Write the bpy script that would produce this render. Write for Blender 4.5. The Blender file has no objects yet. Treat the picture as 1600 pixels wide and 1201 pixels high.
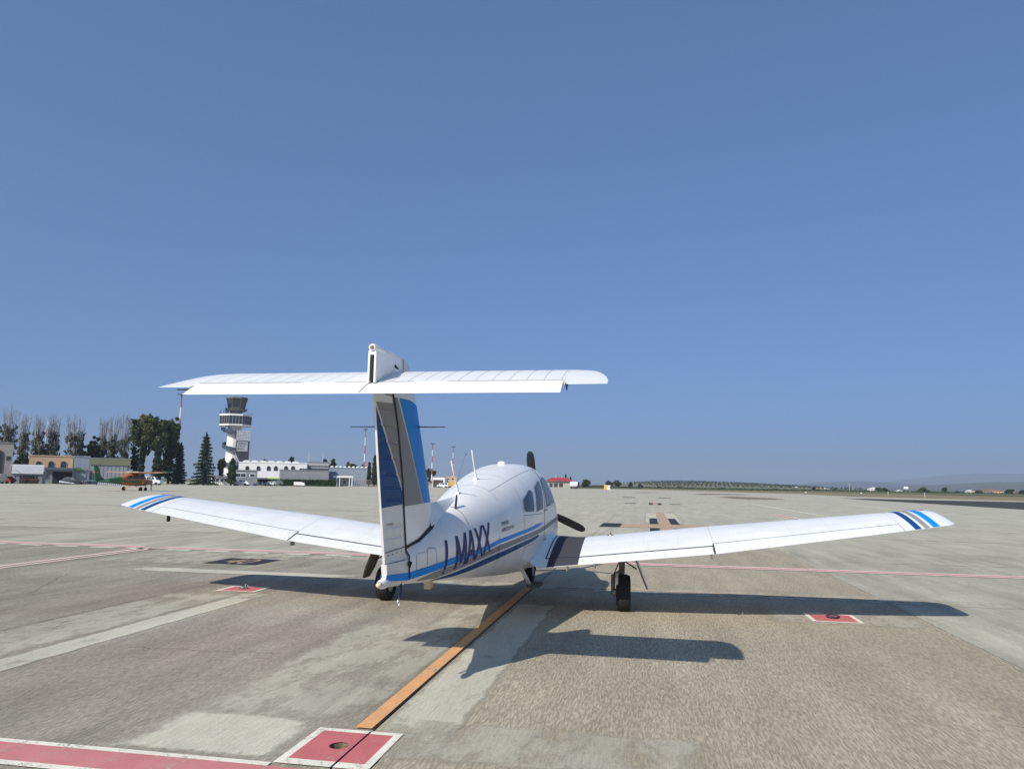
import bpy, bmesh, math, random
import numpy as np
from mathutils import Vector, Matrix

# ------------------------------------------------------------------ camera, sky, sun, exposure
S = bpy.context.scene
FPX, PITCH, ROLL, CAMH = 1158.8, .1329, .0162, 1.587        # focal length in px of a 1600 px wide frame
_f = Vector((0, math.cos(PITCH), math.sin(PITCH)))
_u0 = Vector((0, -math.sin(PITCH), math.cos(PITCH)))
_r = math.cos(ROLL)*Vector((1, 0, 0)) + math.sin(ROLL)*_u0
_u = -math.sin(ROLL)*Vector((1, 0, 0)) + math.cos(ROLL)*_u0
cam_d = bpy.data.cameras.new('camera'); cam = bpy.data.objects.new('camera', cam_d)
S.collection.objects.link(cam); S.camera = cam
cam.matrix_world = Matrix(((_r.x, _u.x, -_f.x, 0), (_r.y, _u.y, -_f.y, 0), (_r.z, _u.z, -_f.z, CAMH), (0, 0, 0, 1)))
cam_d.sensor_width = 36; cam_d.lens = FPX/1600*36; cam_d.clip_start = .05; cam_d.clip_end = 60000

AX, AY, YAW = -.095, 10.106, .1817                          # aeroplane: point between the main wheels, heading
TH = math.pi/2-YAW
FW = Vector((math.sin(YAW), math.cos(YAW), 0)); LF = Vector((-math.cos(YAW), math.sin(YAW), 0))
sun_dir = (FW*-1.121+LF*.5+Vector((0, 0, 1))).normalized()  # towards the sun
world = bpy.data.worlds.new('World'); S.world = world; world.use_nodes = True
nt = world.node_tree; nt.nodes.clear()
sky = nt.nodes.new('ShaderNodeTexSky'); sky.sky_type = 'NISHITA'; sky.sun_disc = False
sky.sun_elevation = math.asin(sun_dir.z); sky.sun_rotation = math.atan2(sun_dir.x, sun_dir.y)
sky.altitude = 570; sky.air_density = .4; sky.dust_density = 4.0; sky.ozone_density = 6.0
gam = nt.nodes.new('ShaderNodeGamma'); gam.inputs[1].default_value = .467       # the photograph's soft tone curve on the whole sky
tint = nt.nodes.new('ShaderNodeMix'); tint.data_type = 'RGBA'; tint.blend_type = 'MULTIPLY'; tint.inputs[0].default_value = 1
tint.inputs[7].default_value = (1.55, 2.33, 3.46, 1)
bg = nt.nodes.new('ShaderNodeBackground'); bg.inputs[1].default_value = .083
wo = nt.nodes.new('ShaderNodeOutputWorld')
nt.links.new(sky.outputs[0], gam.inputs[0]); nt.links.new(gam.outputs[0], tint.inputs[6]); nt.links.new(tint.outputs[2], bg.inputs[0]); nt.links.new(bg.outputs[0], wo.inputs[0])
sun_d = bpy.data.lights.new('sun', 'SUN'); sun_d.energy = 4.3; sun_d.angle = math.radians(.53); sun_d.color = (1, .945, .85)
sun = bpy.data.objects.new('sun', sun_d); S.collection.objects.link(sun)
sun.rotation_euler = sun_dir.to_track_quat('Z', 'Y').to_euler()
S.view_settings.view_transform = 'Standard'; S.view_settings.look = 'None'; S.view_settings.gamma = 1
S.view_settings.exposure = .25; S.view_settings.use_curve_mapping = False
S.render.engine = 'CYCLES'; S.cycles.use_denoising = True; S.cycles.max_bounces = 8; S.cycles.volume_bounces = 1
S.cycles.transparent_max_bounces = 24

# ------------------------------------------------------------------ helpers
random.seed(7); RNG = np.random.default_rng(7)
def link(o, parent=None):
    S.collection.objects.link(o)
    if parent is not None: o.parent = parent
    return o
def at(px, py, D):
    """world point at forward distance D seen at photo position px, py"""
    d = _f+_r*((px-800)/FPX)-_u*((py-600.5)/FPX)
    t = D/d.y
    return Vector((d.x*t, D, CAMH+d.z*t))
def AC(x, y, z=0):
    """point in the apron grid (= aeroplane axes) to world"""
    return Vector((AX, AY, 0))+FW*x+LF*y+Vector((0, 0, z))
def thing(name, label, cat, loc=(0, 0, 0), rz=0, group=None):
    o = link(bpy.data.objects.new(name, None)); o.location = loc; o.rotation_euler = (0, 0, rz)
    o.empty_display_size = .2
    return tag(o, label, cat, group)
def tag(o, label, cat, group=None, kind=None):
    if label: o['label'] = label
    if cat: o['category'] = cat
    if group: o['group'] = group
    if kind: o['kind'] = kind
    return o
def copy_tree(o, parent=None):
    c = o.copy(); link(c, parent)
    for ch in o.children: copy_tree(ch, c)
    return c
class MB:
    def __init__(s): s.v = []; s.f = []
    def add(s, vs, fs):
        n = len(s.v); s.v += [tuple(v) for v in vs]; s.f += [tuple(i+n for i in f) for f in fs]; return s
    def box(s, x0, x1, y0, y1, z0, z1):
        return s.add([(x0,y0,z0),(x1,y0,z0),(x1,y1,z0),(x0,y1,z0),(x0,y0,z1),(x1,y0,z1),(x1,y1,z1),(x0,y1,z1)],
                     [(0,3,2,1),(4,5,6,7),(0,1,5,4),(1,2,6,5),(2,3,7,6),(3,0,4,7)])
    def tube(s, pts, rad, n=10, cap=True, flat=1.0):
        pts = [Vector(p) for p in pts]; m = len(pts)
        if not hasattr(rad, '__len__'): rad = [rad]*m
        ref = Vector((0, 0, 1)); vs = []
        if abs((pts[-1]-pts[0]).normalized().dot(ref)) > .95: ref = Vector((1, 0, 0))
        for i, p in enumerate(pts):
            t = (pts[min(i+1, m-1)]-pts[max(i-1, 0)]).normalized()
            a = t.cross(ref).normalized(); b = a.cross(t)
            for k in range(n):
                q = 2*math.pi*k/n; vs.append(p+(a*math.cos(q)*flat+b*math.sin(q))*rad[i])
        fs = [(i*n+k, i*n+(k+1) % n, (i+1)*n+(k+1) % n, (i+1)*n+k) for i in range(m-1) for k in range(n)]
        if cap: fs += [tuple(range(n))[::-1], tuple((m-1)*n+k for k in range(n))]
        return s.add(vs, fs)
    def lathe(s, prof, n=24, c=(0, 0, 0), axis='z'):
        vs = []
        for r, h in prof:
            for k in range(n):
                q = 2*math.pi*k/n; a, b = r*math.cos(q), r*math.sin(q)
                vs.append({'z': (c[0]+a, c[1]+b, c[2]+h), 'y': (c[0]+a, c[1]+h, c[2]+b), 'x': (c[0]+h, c[1]+a, c[2]+b)}[axis])
        m = len(prof)
        fs = [(i*n+k, i*n+(k+1) % n, (i+1)*n+(k+1) % n, (i+1)*n+k) for i in range(m-1) for k in range(n)]
        fs += [tuple(range(n))[::-1], tuple((m-1)*n+k for k in range(n))]
        return s.add(vs, fs)
    def prism(s, poly, a, b, axis='y'):
        """polygon in the two other axes, extruded along axis from a to b"""
        n = len(poly)
        def P(q, t): return {'y': (q[0], t, q[1]), 'x': (t, q[0], q[1]), 'z': (q[0], q[1], t)}[axis]
        return s.add([P(q, a) for q in poly]+[P(q, b) for q in poly],
                     [tuple(range(n)), tuple(range(2*n-1, n-1, -1))]+[(i, i+n, (i+1) % n+n, (i+1) % n) for i in range(n)])
    def grid(s, rows, close=False):
        m = len(rows); n = len(rows[0])
        vs = [p for r in rows for p in r]
        fs = [(i*n+k, i*n+(k+1) % n, (i+1)*n+(k+1) % n, (i+1)*n+k) for i in range(m-1) for k in range(n if close else n-1)]
        return s.add(vs, fs)
    def build(s, name, mat, parent=None, smooth=None, bevel=0, fix=True):
        me = bpy.data.meshes.new(name); me.from_pydata(s.v, [], s.f)
        if fix or bevel:
            bm = bmesh.new(); bm.from_mesh(me)
            if bevel:
                bmesh.ops.bevel(bm, geom=[e for e in bm.edges if len(e.link_faces) == 2 and e.calc_face_angle(0) > .6],
                                offset=bevel, segments=2, affect='EDGES', profile=.6, clamp_overlap=True)
            bmesh.ops.recalc_face_normals(bm, faces=bm.faces); bm.to_mesh(me); bm.free()
        if mat is not None: me.materials.append(mat)
        if smooth is not None:
            me.shade_smooth()
            if smooth < 3: me.set_sharp_from_angle(angle=smooth)
        return link(bpy.data.objects.new(name, me), parent)

def col4(c): return (c[0], c[1], c[2], 1)
MATS = {}
def M(name, c, rough=.5, metal=0., coat=0., spec=.5, n=None, bump=None, emit=None, trans=0., alpha=None, coords='Object', objvar=0.):
    """principled material; n=(scale, amount[, second colour]) mottles the colour, bump=(scale, strength)"""
    if name in MATS: return MATS[name]
    m = bpy.data.materials.new(name); m.use_nodes = True; t = m.node_tree; b = t.nodes['Principled BSDF']
    b.inputs['Base Color'].default_value = col4(c); b.inputs['Roughness'].default_value = rough
    b.inputs['Metallic'].default_value = metal; b.inputs['Coat Weight'].default_value = coat; b.inputs['Coat Roughness'].default_value = .06
    b.inputs['Specular IOR Level'].default_value = spec; b.inputs['Transmission Weight'].default_value = trans
    tc = t.nodes.new('ShaderNodeTexCoord')
    if n:
        x = t.nodes.new('ShaderNodeTexNoise'); x.inputs['Scale'].default_value = n[0]; x.inputs['Detail'].default_value = 6
        x.inputs['Roughness'].default_value = .62
        t.links.new(tc.outputs[coords], x.inputs['Vector'])
        r = t.nodes.new('ShaderNodeValToRGB'); r.color_ramp.elements[0].position = .3; r.color_ramp.elements[1].position = .7
        a = n[1]; c2 = n[2] if len(n) > 2 else [v*(1-a) for v in c]
        r.color_ramp.elements[0].color = col4(c2); r.color_ramp.elements[1].color = col4([min(v*(1+a*.5), 1) for v in c])
        t.links.new(x.outputs['Fac'], r.inputs['Fac']); src = r.outputs['Color']
        if objvar:
            oi = t.nodes.new('ShaderNodeObjectInfo'); mr = t.nodes.new('ShaderNodeMapRange')
            mr.inputs[3].default_value = 1-objvar; mr.inputs[4].default_value = 1+objvar
            mx = t.nodes.new('ShaderNodeMix'); mx.data_type = 'RGBA'; mx.blend_type = 'MULTIPLY'; mx.inputs[0].default_value = 1
            t.links.new(oi.outputs['Random'], mr.inputs[0]); t.links.new(src, mx.inputs[6]); t.links.new(mr.outputs[0], mx.inputs[7]); src = mx.outputs[2]
        t.links.new(src, b.inputs['Base Color'])
    if bump:
        x = t.nodes.new('ShaderNodeTexNoise'); x.inputs['Scale'].default_value = bump[0]; x.inputs['Detail'].default_value = 4
        t.links.new(tc.outputs[coords], x.inputs['Vector'])
        bp = t.nodes.new('ShaderNodeBump'); bp.inputs['Strength'].default_value = bump[1]; bp.inputs['Distance'].default_value = .01
        t.links.new(x.outputs['Fac'], bp.inputs['Height']); t.links.new(bp.outputs['Normal'], b.inputs['Normal'])
    if emit: b.inputs['Emission Color'].default_value = col4(emit[0]); b.inputs['Emission Strength'].default_value = emit[1]
    MATS[name] = m; return m

def ground_mat(name, c, tint, groove=1., blot=.25, paint=None, wear=0., rough=.9, var=0., along=6., speck=.25, edge=None, across=70.):
    """concrete (or worn paint on it) in the apron grid: blotches, fine aggregate, grooves along the lanes"""
    m = bpy.data.materials.new(name); m.use_nodes = True; t = m.node_tree; b = t.nodes['Principled BSDF']; N = t.nodes.new; L = t.links.new
    b.inputs['Roughness'].default_value = rough; b.inputs['Specular IOR Level'].default_value = .25
    g = N('ShaderNodeNewGeometry'); rot = N('ShaderNodeVectorRotate'); rot.rotation_type = 'Z_AXIS'; rot.inputs['Angle'].default_value = -TH
    L(g.outputs['Position'], rot.inputs['Vector'])
    def mapped(sx, sy):
        k = N('ShaderNodeMapping'); k.inputs['Scale'].default_value = (sx, sy, 1); L(rot.outputs[0], k.inputs['Vector']); return k.outputs[0]
    def noise(vec, sc, det=5, ro=.6, dist=0.):
        k = N('ShaderNodeTexNoise'); k.inputs['Scale'].default_value = sc; k.inputs['Detail'].default_value = det
        k.inputs['Roughness'].default_value = ro; k.inputs['Distortion'].default_value = dist; L(vec, k.inputs['Vector']); return k.outputs['Fac']
    def ramp(f, a, b_, lo, hi):
        k = N('ShaderNodeMapRange'); k.inputs[1].default_value = a; k.inputs[2].default_value = b_
        k.inputs[3].default_value = lo; k.inputs[4].default_value = hi; L(f, k.inputs[0]); return k.outputs[0]
    def mul(a, f):
        k = N('ShaderNodeMix'); k.data_type = 'RGBA'; k.blend_type = 'MULTIPLY'; k.inputs[0].default_value = 1; L(a, k.inputs[6]); L(f, k.inputs[7]); return k.outputs[2]
    def mixc(f, a, b_):
        k = N('ShaderNodeMix'); k.data_type = 'RGBA'; L(f, k.inputs[0])
        for s, q in ((6, a), (7, b_)):
            if isinstance(q, tuple): k.inputs[s].default_value = col4(q)
            else: L(q, k.inputs[s])
        return k.outputs[2]
    big = noise(mapped(1, 1), .35, 6, .6, .6); mid = noise(mapped(.35, 1.6), 1.1, 6, .7)
    base = mixc(ramp(big, .35, .68, 0, 1), c, tint)
    base = mul(base, ramp(mid, .3, .7, 1-blot, 1+blot*.45))
    streak = noise(mapped(.06, .9), 2.2, 5, .6); base = mul(base, ramp(streak, .35, .65, 1-blot*.5, 1+blot*.2))
    fine = noise(mapped(1, 1), 130, 3, .7); base = mul(base, ramp(fine, .3, .7, 1-speck, 1+speck*.6))
    gr = noise(mapped(along, across), 1.0, 3, .65, .5)
    grm = ramp(gr, .38, .62, 0, 1)
    base = mul(base, ramp(gr, .40, .60, 1-.34*groove, 1+.12*groove))
    if var:
        oi = N('ShaderNodeObjectInfo'); base = mul(base, ramp(oi.outputs['Random'], 0, 1, 1-var, 1+var))
    if paint:
        base2 = mul(mixc(ramp(noise(mapped(1, 1), 5, 6), .35, .7, 0, 1), paint, tuple(v*.86 for v in paint)), ramp(fine, .3, .7, .86, 1.06))
        w = noise(mapped(1, 1), 38, 8, .75); w2 = noise(mapped(.6, 1.2), 3.1, 4)
        s = N('ShaderNodeMath'); s.operation = 'MULTIPLY_ADD'; L(w2, s.inputs[0]); s.inputs[1].default_value = .45; L(w, s.inputs[2])
        hole = ramp(s.outputs[0], .91-.25*wear, .99-.25*wear, 1, 0)
        base = mixc(hole, base, base2)
    if edge:
        # pale ground-off bands fade raggedly into the concrete
        tr = N('ShaderNodeBsdfTransparent'); ms = N('ShaderNodeMixShader'); out = t.nodes['Material Output']
        w = noise(mapped(1.0, 2.0), edge[0], 8, .75); fac = ramp(w, edge[1], edge[1]+.18, 0, edge[2])
        tcg = N('ShaderNodeTexCoord'); sp = N('ShaderNodeSeparateXYZ'); L(tcg.outputs['Generated'], sp.inputs[0]); w3 = noise(mapped(1, 1), 2.6, 6, .7)
        for ax in (0, 1):
            pp_ = N('ShaderNodeMath'); pp_.operation = 'PINGPONG'; L(sp.outputs[ax], pp_.inputs[0]); pp_.inputs[1].default_value = .5
            ad = N('ShaderNodeMath'); ad.operation = 'MULTIPLY_ADD'; L(w3, ad.inputs[0]); ad.inputs[1].default_value = .34; L(pp_.outputs[0], ad.inputs[2])
            mm = N('ShaderNodeMath'); mm.operation = 'MULTIPLY'; L(fac, mm.inputs[0]); L(ramp(ad.outputs[0], .17, .27, 0, 1), mm.inputs[1]); fac = mm.outputs[0]
        L(fac, ms.inputs[0])
        L(tr.outputs[0], ms.inputs[1]); L(b.outputs[0], ms.inputs[2]); L(ms.outputs[0], out.inputs['Surface'])
    L(base, b.inputs['Base Color'])
    bp = N('ShaderNodeBump'); bp.inputs['Strength'].default_value = .55*max(groove, .25); bp.inputs['Distance'].default_value = .006
    h = N('ShaderNodeMath'); h.operation = 'MULTIPLY_ADD'; L(fine, h.inputs[0]); h.inputs[1].default_value = .5; L(grm, h.inputs[2])
    L(h.outputs[0], bp.inputs['Height']); L(bp.outputs[0], b.inputs['Normal'])
    MATS[name] = m; return m

WHITE = M('aircraft_white', (.82, .808, .775), .36, coat=.25, n=(2.6, .08), bump=(5., .06))
DULLW = M('aircraft_white_duller', (.75, .74, .71), .42, coat=.15, n=(3., .10))  # slightly darker, rougher white for rudder, frames and small fittings
BLUE = M('bright_blue_paint', (.002, .25, .74), .45, spec=.2, n=(4, .06))
NAVY = M('navy_paint', (.004, .060, .215), .45, spec=.2, n=(4, .1))
GREYP = M('grey_stripe_paint', (.27, .265, .255), .5, spec=.2, n=(5, .08))
LETTER = M('registration_navy', (.02, .03, .14), .5, spec=.25, n=(5, .2))
BLACK = M('black_rubber_seal', (.012, .012, .013), .7, n=(10, .3))
TYRE = M('tyre_rubber', (.016, .016, .016), .82, n=(25, .35), bump=(60, .2))
STEEL = M('dull_metal', (.32, .31, .29), .45, metal=.7, n=(18, .25))
BRIGHT = M('bright_metal', (.6, .6, .6), .3, metal=.9)
GEARP = M('gear_grey_green', (.20, .19, .155), .55, n=(9, .3))
DOORIN = M('gear_door_inside', (.17, .15, .12), .6, n=(7, .35))
GLASS = M('aircraft_window_glass', (.03, .034, .04), .04, spec=.12)
PROPB = M('propeller_black', (.014, .014, .015), .55, n=(12, .2))
# ------------------------------------------------------------------ ground, apron slabs and painted marks
CONC = (.43, .40, .33); CONC2 = (.375, .335, .27)
G_FAR = ground_mat('apron_concrete_far', (.50, .468, .37), (.455, .42, .333), groove=.25, blot=.17, var=0)
G_MID = ground_mat('slab_concrete_far', (.495, .462, .365), (.445, .41, .325), groove=.25, blot=.19, var=.025)
G_TAN = ground_mat('slab_concrete_grooved', (.485, .42, .305), (.44, .378, .272), groove=.95, blot=.2, var=.04, along=9.5, across=62)
G_GREY = ground_mat('slab_concrete_brushed', (.425, .38, .30), (.335, .287, .222), groove=.85, blot=.30, var=.05, along=13, across=72)
G_PALE = ground_mat('slab_concrete_pale', (.49, .46, .36), (.41, .375, .29), groove=.4, blot=.30, var=.05, along=8)
G_STRIP = ground_mat('ground_off_concrete', (.60, .56, .44), (.55, .51, .40), groove=.35, blot=.16, edge=(2.2, .22, 1.0))
G_STRIP2 = ground_mat('ground_off_patch', (.57, .53, .42), (.52, .475, .37), groove=.35, blot=.16, edge=(1.4, .34, .8))
P_WHITE = ground_mat('white_marking_paint', CONC, CONC2, .3, .2, paint=(.82, .78, .64), wear=.52)
P_RED = ground_mat('red_marking_paint', CONC, CONC2, .3, .2, paint=(.56, .155, .16), wear=.42)
P_PINK = ground_mat('faded_red_marking_paint', CONC, CONC2, .3, .2, paint=(.58, .215, .21), wear=.45)
P_PINKW = ground_mat('faded_pink_white_paint', CONC, CONC2, .3, .2, paint=(.76, .58, .50), wear=.55)
P_ORANGE = ground_mat('orange_marking_paint', CONC, CONC2, .3, .2, paint=(.75, .385, .16), wear=.5)
P_ORW = ground_mat('worn_orange_marking_paint', CONC, CONC2, .3, .2, paint=(.52, .33, .20), wear=.75)
P_ORP = ground_mat('very_faded_orange_paint', CONC, CONC2, .3, .2, paint=(.56, .40, .27), wear=.8)
P_BLACK = ground_mat('black_marking_paint', CONC, CONC2, .3, .2, paint=(.035, .036, .042), wear=.12)
P_DIRT = ground_mat('brown_stain', (.20, .13, .085), (.26, .19, .13), .2, .4, edge=(.5, .40, .9))
P_TYRE = ground_mat('dark_tyre_marks', (.12, .11, .10), (.15, .14, .12), .2, .3, edge=(.8, .42, .7))
ASPH = ground_mat('taxiway_asphalt', (.066, .066, .060), (.055, .055, .05), .15, .2)
FILL = M('joint_filler', (.02, .019, .017), .9)
SOIL = M('field_soil_and_dry_grass', (.15, .135, .075), 1., spec=.1, n=(.012, .55, (.055, .075, .030)), coords='Object')

def sheet(name, polys, mat, parent, z, holes=(), smooth=None):
    bm = bmesh.new()
    for poly in polys:
        es = []
        for ring in [poly]+[h for h in holes]:
            vs = [bm.verts.new((p[0], p[1], z)) for p in ring]
            es += [bm.edges.new((vs[i], vs[(i+1) % len(vs)])) for i in range(len(vs))]
        if holes: bmesh.ops.triangle_fill(bm, use_beauty=True, edges=es)
        else: bm.faces.new(vs)
    for f in bm.faces:
        f.normal_update()
        if f.normal.z < 0: f.normal_flip()
    me = bpy.data.meshes.new(name); bm.to_mesh(me); bm.free(); me.materials.append(mat)
    return link(bpy.data.objects.new(name, me), parent)
def rect(x0, x1, y0, y1): return [(x0, y0), (x1, y0), (x1, y1), (x0, y1)]
def toac(v): d = v-Vector((AX, AY, 0)); return (d.dot(FW), d.dot(LF))
def gpx(px, py):
    d = _f+_r*((px-800)/FPX)-_u*((py-600.5)/FPX); t = -CAMH/d.z
    return Vector((d.x*t, d.y*t, 0))

terr = MB()
R_ = 15000
terr.add([(-R_, -2000, -.06), (R_, -2000, -.06), (R_, R_, -.06), (-R_, R_, -.06)], [(0, 1, 2, 3)])
t_o = terr.build('terrain', SOIL); tag(t_o, 'dry grass and soil of the open fields around the airfield', None, kind='structure')

YJ = [-30.0, -25.05, -20.1, -15.15, -10.2, -5.25, -.17, 4.66]+[4.66+4.85*k for k in range(1, 10)]
XJ = [-4.08+5*k for k in range(-1, 8)]
outer = [toac(v) for v in [gpx(1760, 789), gpx(1600, 782.6), gpx(1480, 779.4), gpx(1330, 775.6), gpx(1250, 771.5), gpx(1100, 767.2),
         gpx(1000, 764.3), gpx(880, 762.6), Vector((0, 380, 0)), Vector((-180, 330, 0)), Vector((-420, 220, 0)), Vector((-420, -60, 0)), Vector((70, -60, 0))]]
apron = sheet('apron', [outer], G_FAR, None, 0, holes=[rect(XJ[0], XJ[-1], YJ[0], YJ[-1])])
apron.location = (AX, AY, 0); apron.rotation_euler = (0, 0, TH)
tag(apron, 'grooved concrete parking apron with slab joints and painted stand marks', None, kind='structure')
sheet('joint_filler', [rect(XJ[0]-.1, XJ[-1]+.1, YJ[0]-.1, YJ[-1]+.1)], FILL, apron, -.014,
      holes=[[(-5.46+.058*math.cos(k*math.pi/12), -.075+.058*math.sin(k*math.pi/12)) for k in range(24)]])
def ring(cx, cy, r, n=24): return [(cx+r*math.cos(k*2*math.pi/n), cy+r*math.sin(k*2*math.pi/n)) for k in range(n)]
PIT = ring(-5.46, -.075, .058)
gj, gt = .0068, .003
for i in range(len(XJ)-1):
    for j in range(len(YJ)-1):
        y0, y1 = YJ[j]+gj, YJ[j+1]-gj; x0, x1 = XJ[i]+gt, XJ[i+1]-gt
        m = G_TAN if j in (5,) else (G_PALE if j < 5 else G_GREY)
        if i >= 4: m = G_MID
        elif i == 3 and m is not G_TAN: m = G_PALE
        hole = [PIT] if (x0 < -5.46 < x1 and y0 < -.075 < y1) else ()
        s = sheet('slab', [rect(x0, x1, y0, y1)], m, apron, 0, holes=hole)
        if not hole:                                        # sawn edges with real depth
            me = s.data; bm = bmesh.new(); bm.from_mesh(me)
            r = bmesh.ops.extrude_edge_only(bm, edges=bm.edges[:])
            for v in [e for e in r['geom'] if isinstance(e, bmesh.types.BMVert)]: v.co.z = -.013
            bm.to_mesh(me); bm.free()
pit = MB(); pit.add([(x, y, .001) for x, y in PIT]+[(x, y, -.07) for x, y in PIT], [(k, (k+1) % 24, 24+(k+1) % 24, 24+k) for k in range(24)]+[tuple(range(24, 48))])
pit.build('tie_down_pit', M('pit_rusty_soil', (.20, .15, .085), .9, n=(30, .5)), apron, fix=False)
MB().tube([(-5.50, -.075, -.05), (-5.42, -.075, -.05)], .008, 8).build('tie_down_bar', STEEL, apron)

J = -.17; jw = .0072
def split(x0, x1, y0, y1):
    if y0 < J < y1: return [rect(x0, x1, y0, J-jw), rect(x0, x1, J+jw, y1)]
    return [rect(x0, x1, y0, y1)]
def mark(name, rs, mat, z=.008, holes=()):
    polys = [q for r in rs for q in split(*r)]
    if holes:
        a = sheet(name, [polys[-1]], mat, apron, z, holes=holes)
        if len(polys) > 1: sheet(name, polys[:-1], mat, apron, z)
        return a
    return sheet(name, polys, mat, apron, z)
# pale ground-off bands
mark('ground_off_band', [(-7.5, .3, 3.28, 3.66)], G_STRIP, .004); mark('ground_off_band', [(-7.5, .5, 3.66, 4.655)], G_STRIP2, .0042)
mark('ground_off_band', [(-5.6, .6, -.72, -.18)], G_STRIP, .003)
mark('ground_off_band', [(-5.3, .8, -.03, .5)], G_STRIP2, .003)
mark('ground_off_band', [(-5.25, -1.5, .3, 1.25)], G_STRIP2, .0042)
mark('ground_off_band', [(-5.78, -5.0, .18, 1.25)], G_STRIP, .0055)
mark('ground_off_band', [(-5.6, -4.85, -2.3, -.36)], G_STRIP2, .0045)
mark('ground_off_band', [(1.85, 2.35, 2.8, 7.25)], G_STRIP, .004)
mark('ground_off_band', [(1.55, 2.2, -8.5, 2.6)], G_STRIP2, .004)
mark('ground_off_band', [(2.9, 4.9, 5.0, 8.8)], G_STRIP2, .003)
mark('ground_off_band', [(-.35, .6, -5.2, -3.3)], G_STRIP2, .003)
mark('ground_off_band', [(4.6, 5.3, 1.5, 9.0)], G_STRIP2, .0045)
# stand box with the tie-down pit
W = .05
x0, x1, y0, y1 = -5.79, -5.17, -.385, .18
for r in [(x1-W, x1, y0, y1), (x0, x0+W*1.6, y0, y1), (x0+W*1.6, x1-W, y0, y0+W), (x0+W*1.6, x1-W, y1-W, y1)]: mark('white_border', [r], P_WHITE)
mark('red_panel', [(x0+W*1.6, x1-W, y0+W, y1-W)], P_RED, holes=[PIT])
mark('red_band', [(-6.09, -5.845, -.37, 7)], P_PINK); mark('red_band', [(-5.845, -5.793, .186, 7)], P_WHITE, .008)
mark('white_border', [(-6.15, -6.09, .1, 7)], P_WHITE)
for (x0, x1, y0, y1) in [(.05, .57, 3.59, 4.19), (-.19, .41, -4.45, -3.86)]:
    w = .05
    mark('red_panel', [(x0+w, x1-w, y0+w, y1-w)], P_RED)
    for r in [(x1-w, x1, y0, y1), (x0, x0+w, y0, y1), (x0+w, x1-w, y0, y0+w), (x0+w, x1-w, y1-w, y1)]: mark('white_border', [r], P_WHITE)
mark('orange_line', [(-5.13, 1.84, -.157, -.045)], P_ORANGE, .012)
mark('orange_line', [(1.86, 1.98, -5.2, -.5)], P_ORP)
# red and white stand line across the apron
mark('white_stripe', [(5.85, 6.0, -60, 9.1)], P_PINKW); mark('white_stripe', [(5.85, 6.0, 9.6, 60)], P_PINKW)
mark('red_stripe', [(5.70, 5.85, -60, 9.1)], P_PINK); mark('red_stripe', [(5.70, 5.85, 9.6, 60)], P_PINK)
mark('white_stripe', [(5.55, 5.70, -60, 60)], P_PINKW)
for k in range(22): mark('white_dash', [(5.28, 5.46, 2.4+k*.95, 2.4+k*.95+.6)], P_WHITE)
mark('red_stripe', [(-8, 5.5, 9.02, 9.16)], P_PINKW); mark('red_stripe', [(-8, 5.5, 9.25, 9.42)], P_PINKW)
# black panel with the stand number
mark('number_panel', [(3.16, 4.18, 5.31, 6.40)], P_BLACK)
def ground_text(txt, cx, cy, h, w, mat, z, rz=-math.pi/2):
    cu = bpy.data.curves.new('t', 'FONT'); cu.body = txt; cu.size = 1; cu.align_x = 'CENTER'; cu.align_y = 'CENTER'
    o = bpy.data.objects.new('t', cu); S.collection.objects.link(o)
    me = bpy.data.meshes.new_from_object(o.evaluated_get(bpy.context.evaluated_depsgraph_get())); bpy.data.objects.remove(o)
    xs = [v.co.x for v in me.vertices]; ys = [v.co.y for v in me.vertices]
    sx = w/(max(xs)-min(xs)); sy = h/(max(ys)-min(ys)); mx, my = (max(xs)+min(xs))/2, (max(ys)+min(ys))/2
    for v in me.vertices:
        a, b = (v.co.x-mx)*sx, (v.co.y-my)*sy; v.co = (cx+a*math.cos(rz)-b*math.sin(rz), cy+a*math.sin(rz)+b*math.cos(rz), z)
    me.materials.clear(); me.materials.append(mat); return me
link(bpy.data.objects.new('stand_number', ground_text('40', 3.67, 5.86, .78, .56, P_ORW, .012)), apron)
# lead-in crosses further out
mark('orange_line', [(19.3, 22.2, -6.2, -.85)], P_ORW, .008); mark('black_border', [(19.3, 22.2, -.85, -.05)], P_BLACK)
mark('orange_line', [(15.5, 19.28, -2.85, -2.35)], P_ORW); mark('orange_line', [(22.22, 36, -2.85, -2.35)], P_ORW)
for a, b in ((-2.34, -1.98), (-3.22, -2.86)):
    mark('black_border', [(22.22, 28.0, a, b)], P_BLACK); mark('black_border', [(17.2, 19.28, a, b)], P_BLACK)
    mark('ground_off_band', [(22.5, 37, a-.25, b+.25)], G_STRIP, .003 if a > -3 else .0055)
for yy in (-.35, -4.3): mark('black_border', [(57.8, 59.6, yy-.5, yy+.5)], P_BLACK)
mark('orange_line', [(54, 63, -2.75, -2.35)], P_ORW)
for a, b in ((-2.34, -2.0), (-3.1, -2.76)): mark('black_border', [(55.5, 62, a, b)], P_BLACK)
mark('black_border', [(92, 96, -.2, 1.4)], P_BLACK); mark('black_border', [(92, 96, -5, -3.4)], P_BLACK)
def pline(name, pxs, w, m_, z=.008):
    g = [gpx(*p) for p in pxs]
    for a, b in zip(g, g[1:]):
        n_ = (b-a).cross(Vector((0, 0, 1))).normalized()*w/2; sheet(name, [[toac(q) for q in (a-n_, b-n_, b+n_, a+n_)]], m_, apron, z)
pline('white_stripe', [(1174, 787), (1275, 804)], .22, P_WHITE); pline('white_stripe', [(1275, 804), (1330, 813)], .15, P_WHITE)
pline('red_stripe', [(1205, 803), (1252, 812.3)], .16, P_PINK); pline('white_stripe', [(1202, 803.4), (1249, 812.8)], .14, P_WHITE); pline('white_stripe', [(1209, 802.7), (1256, 811.9)], .14, P_WHITE)
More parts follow.
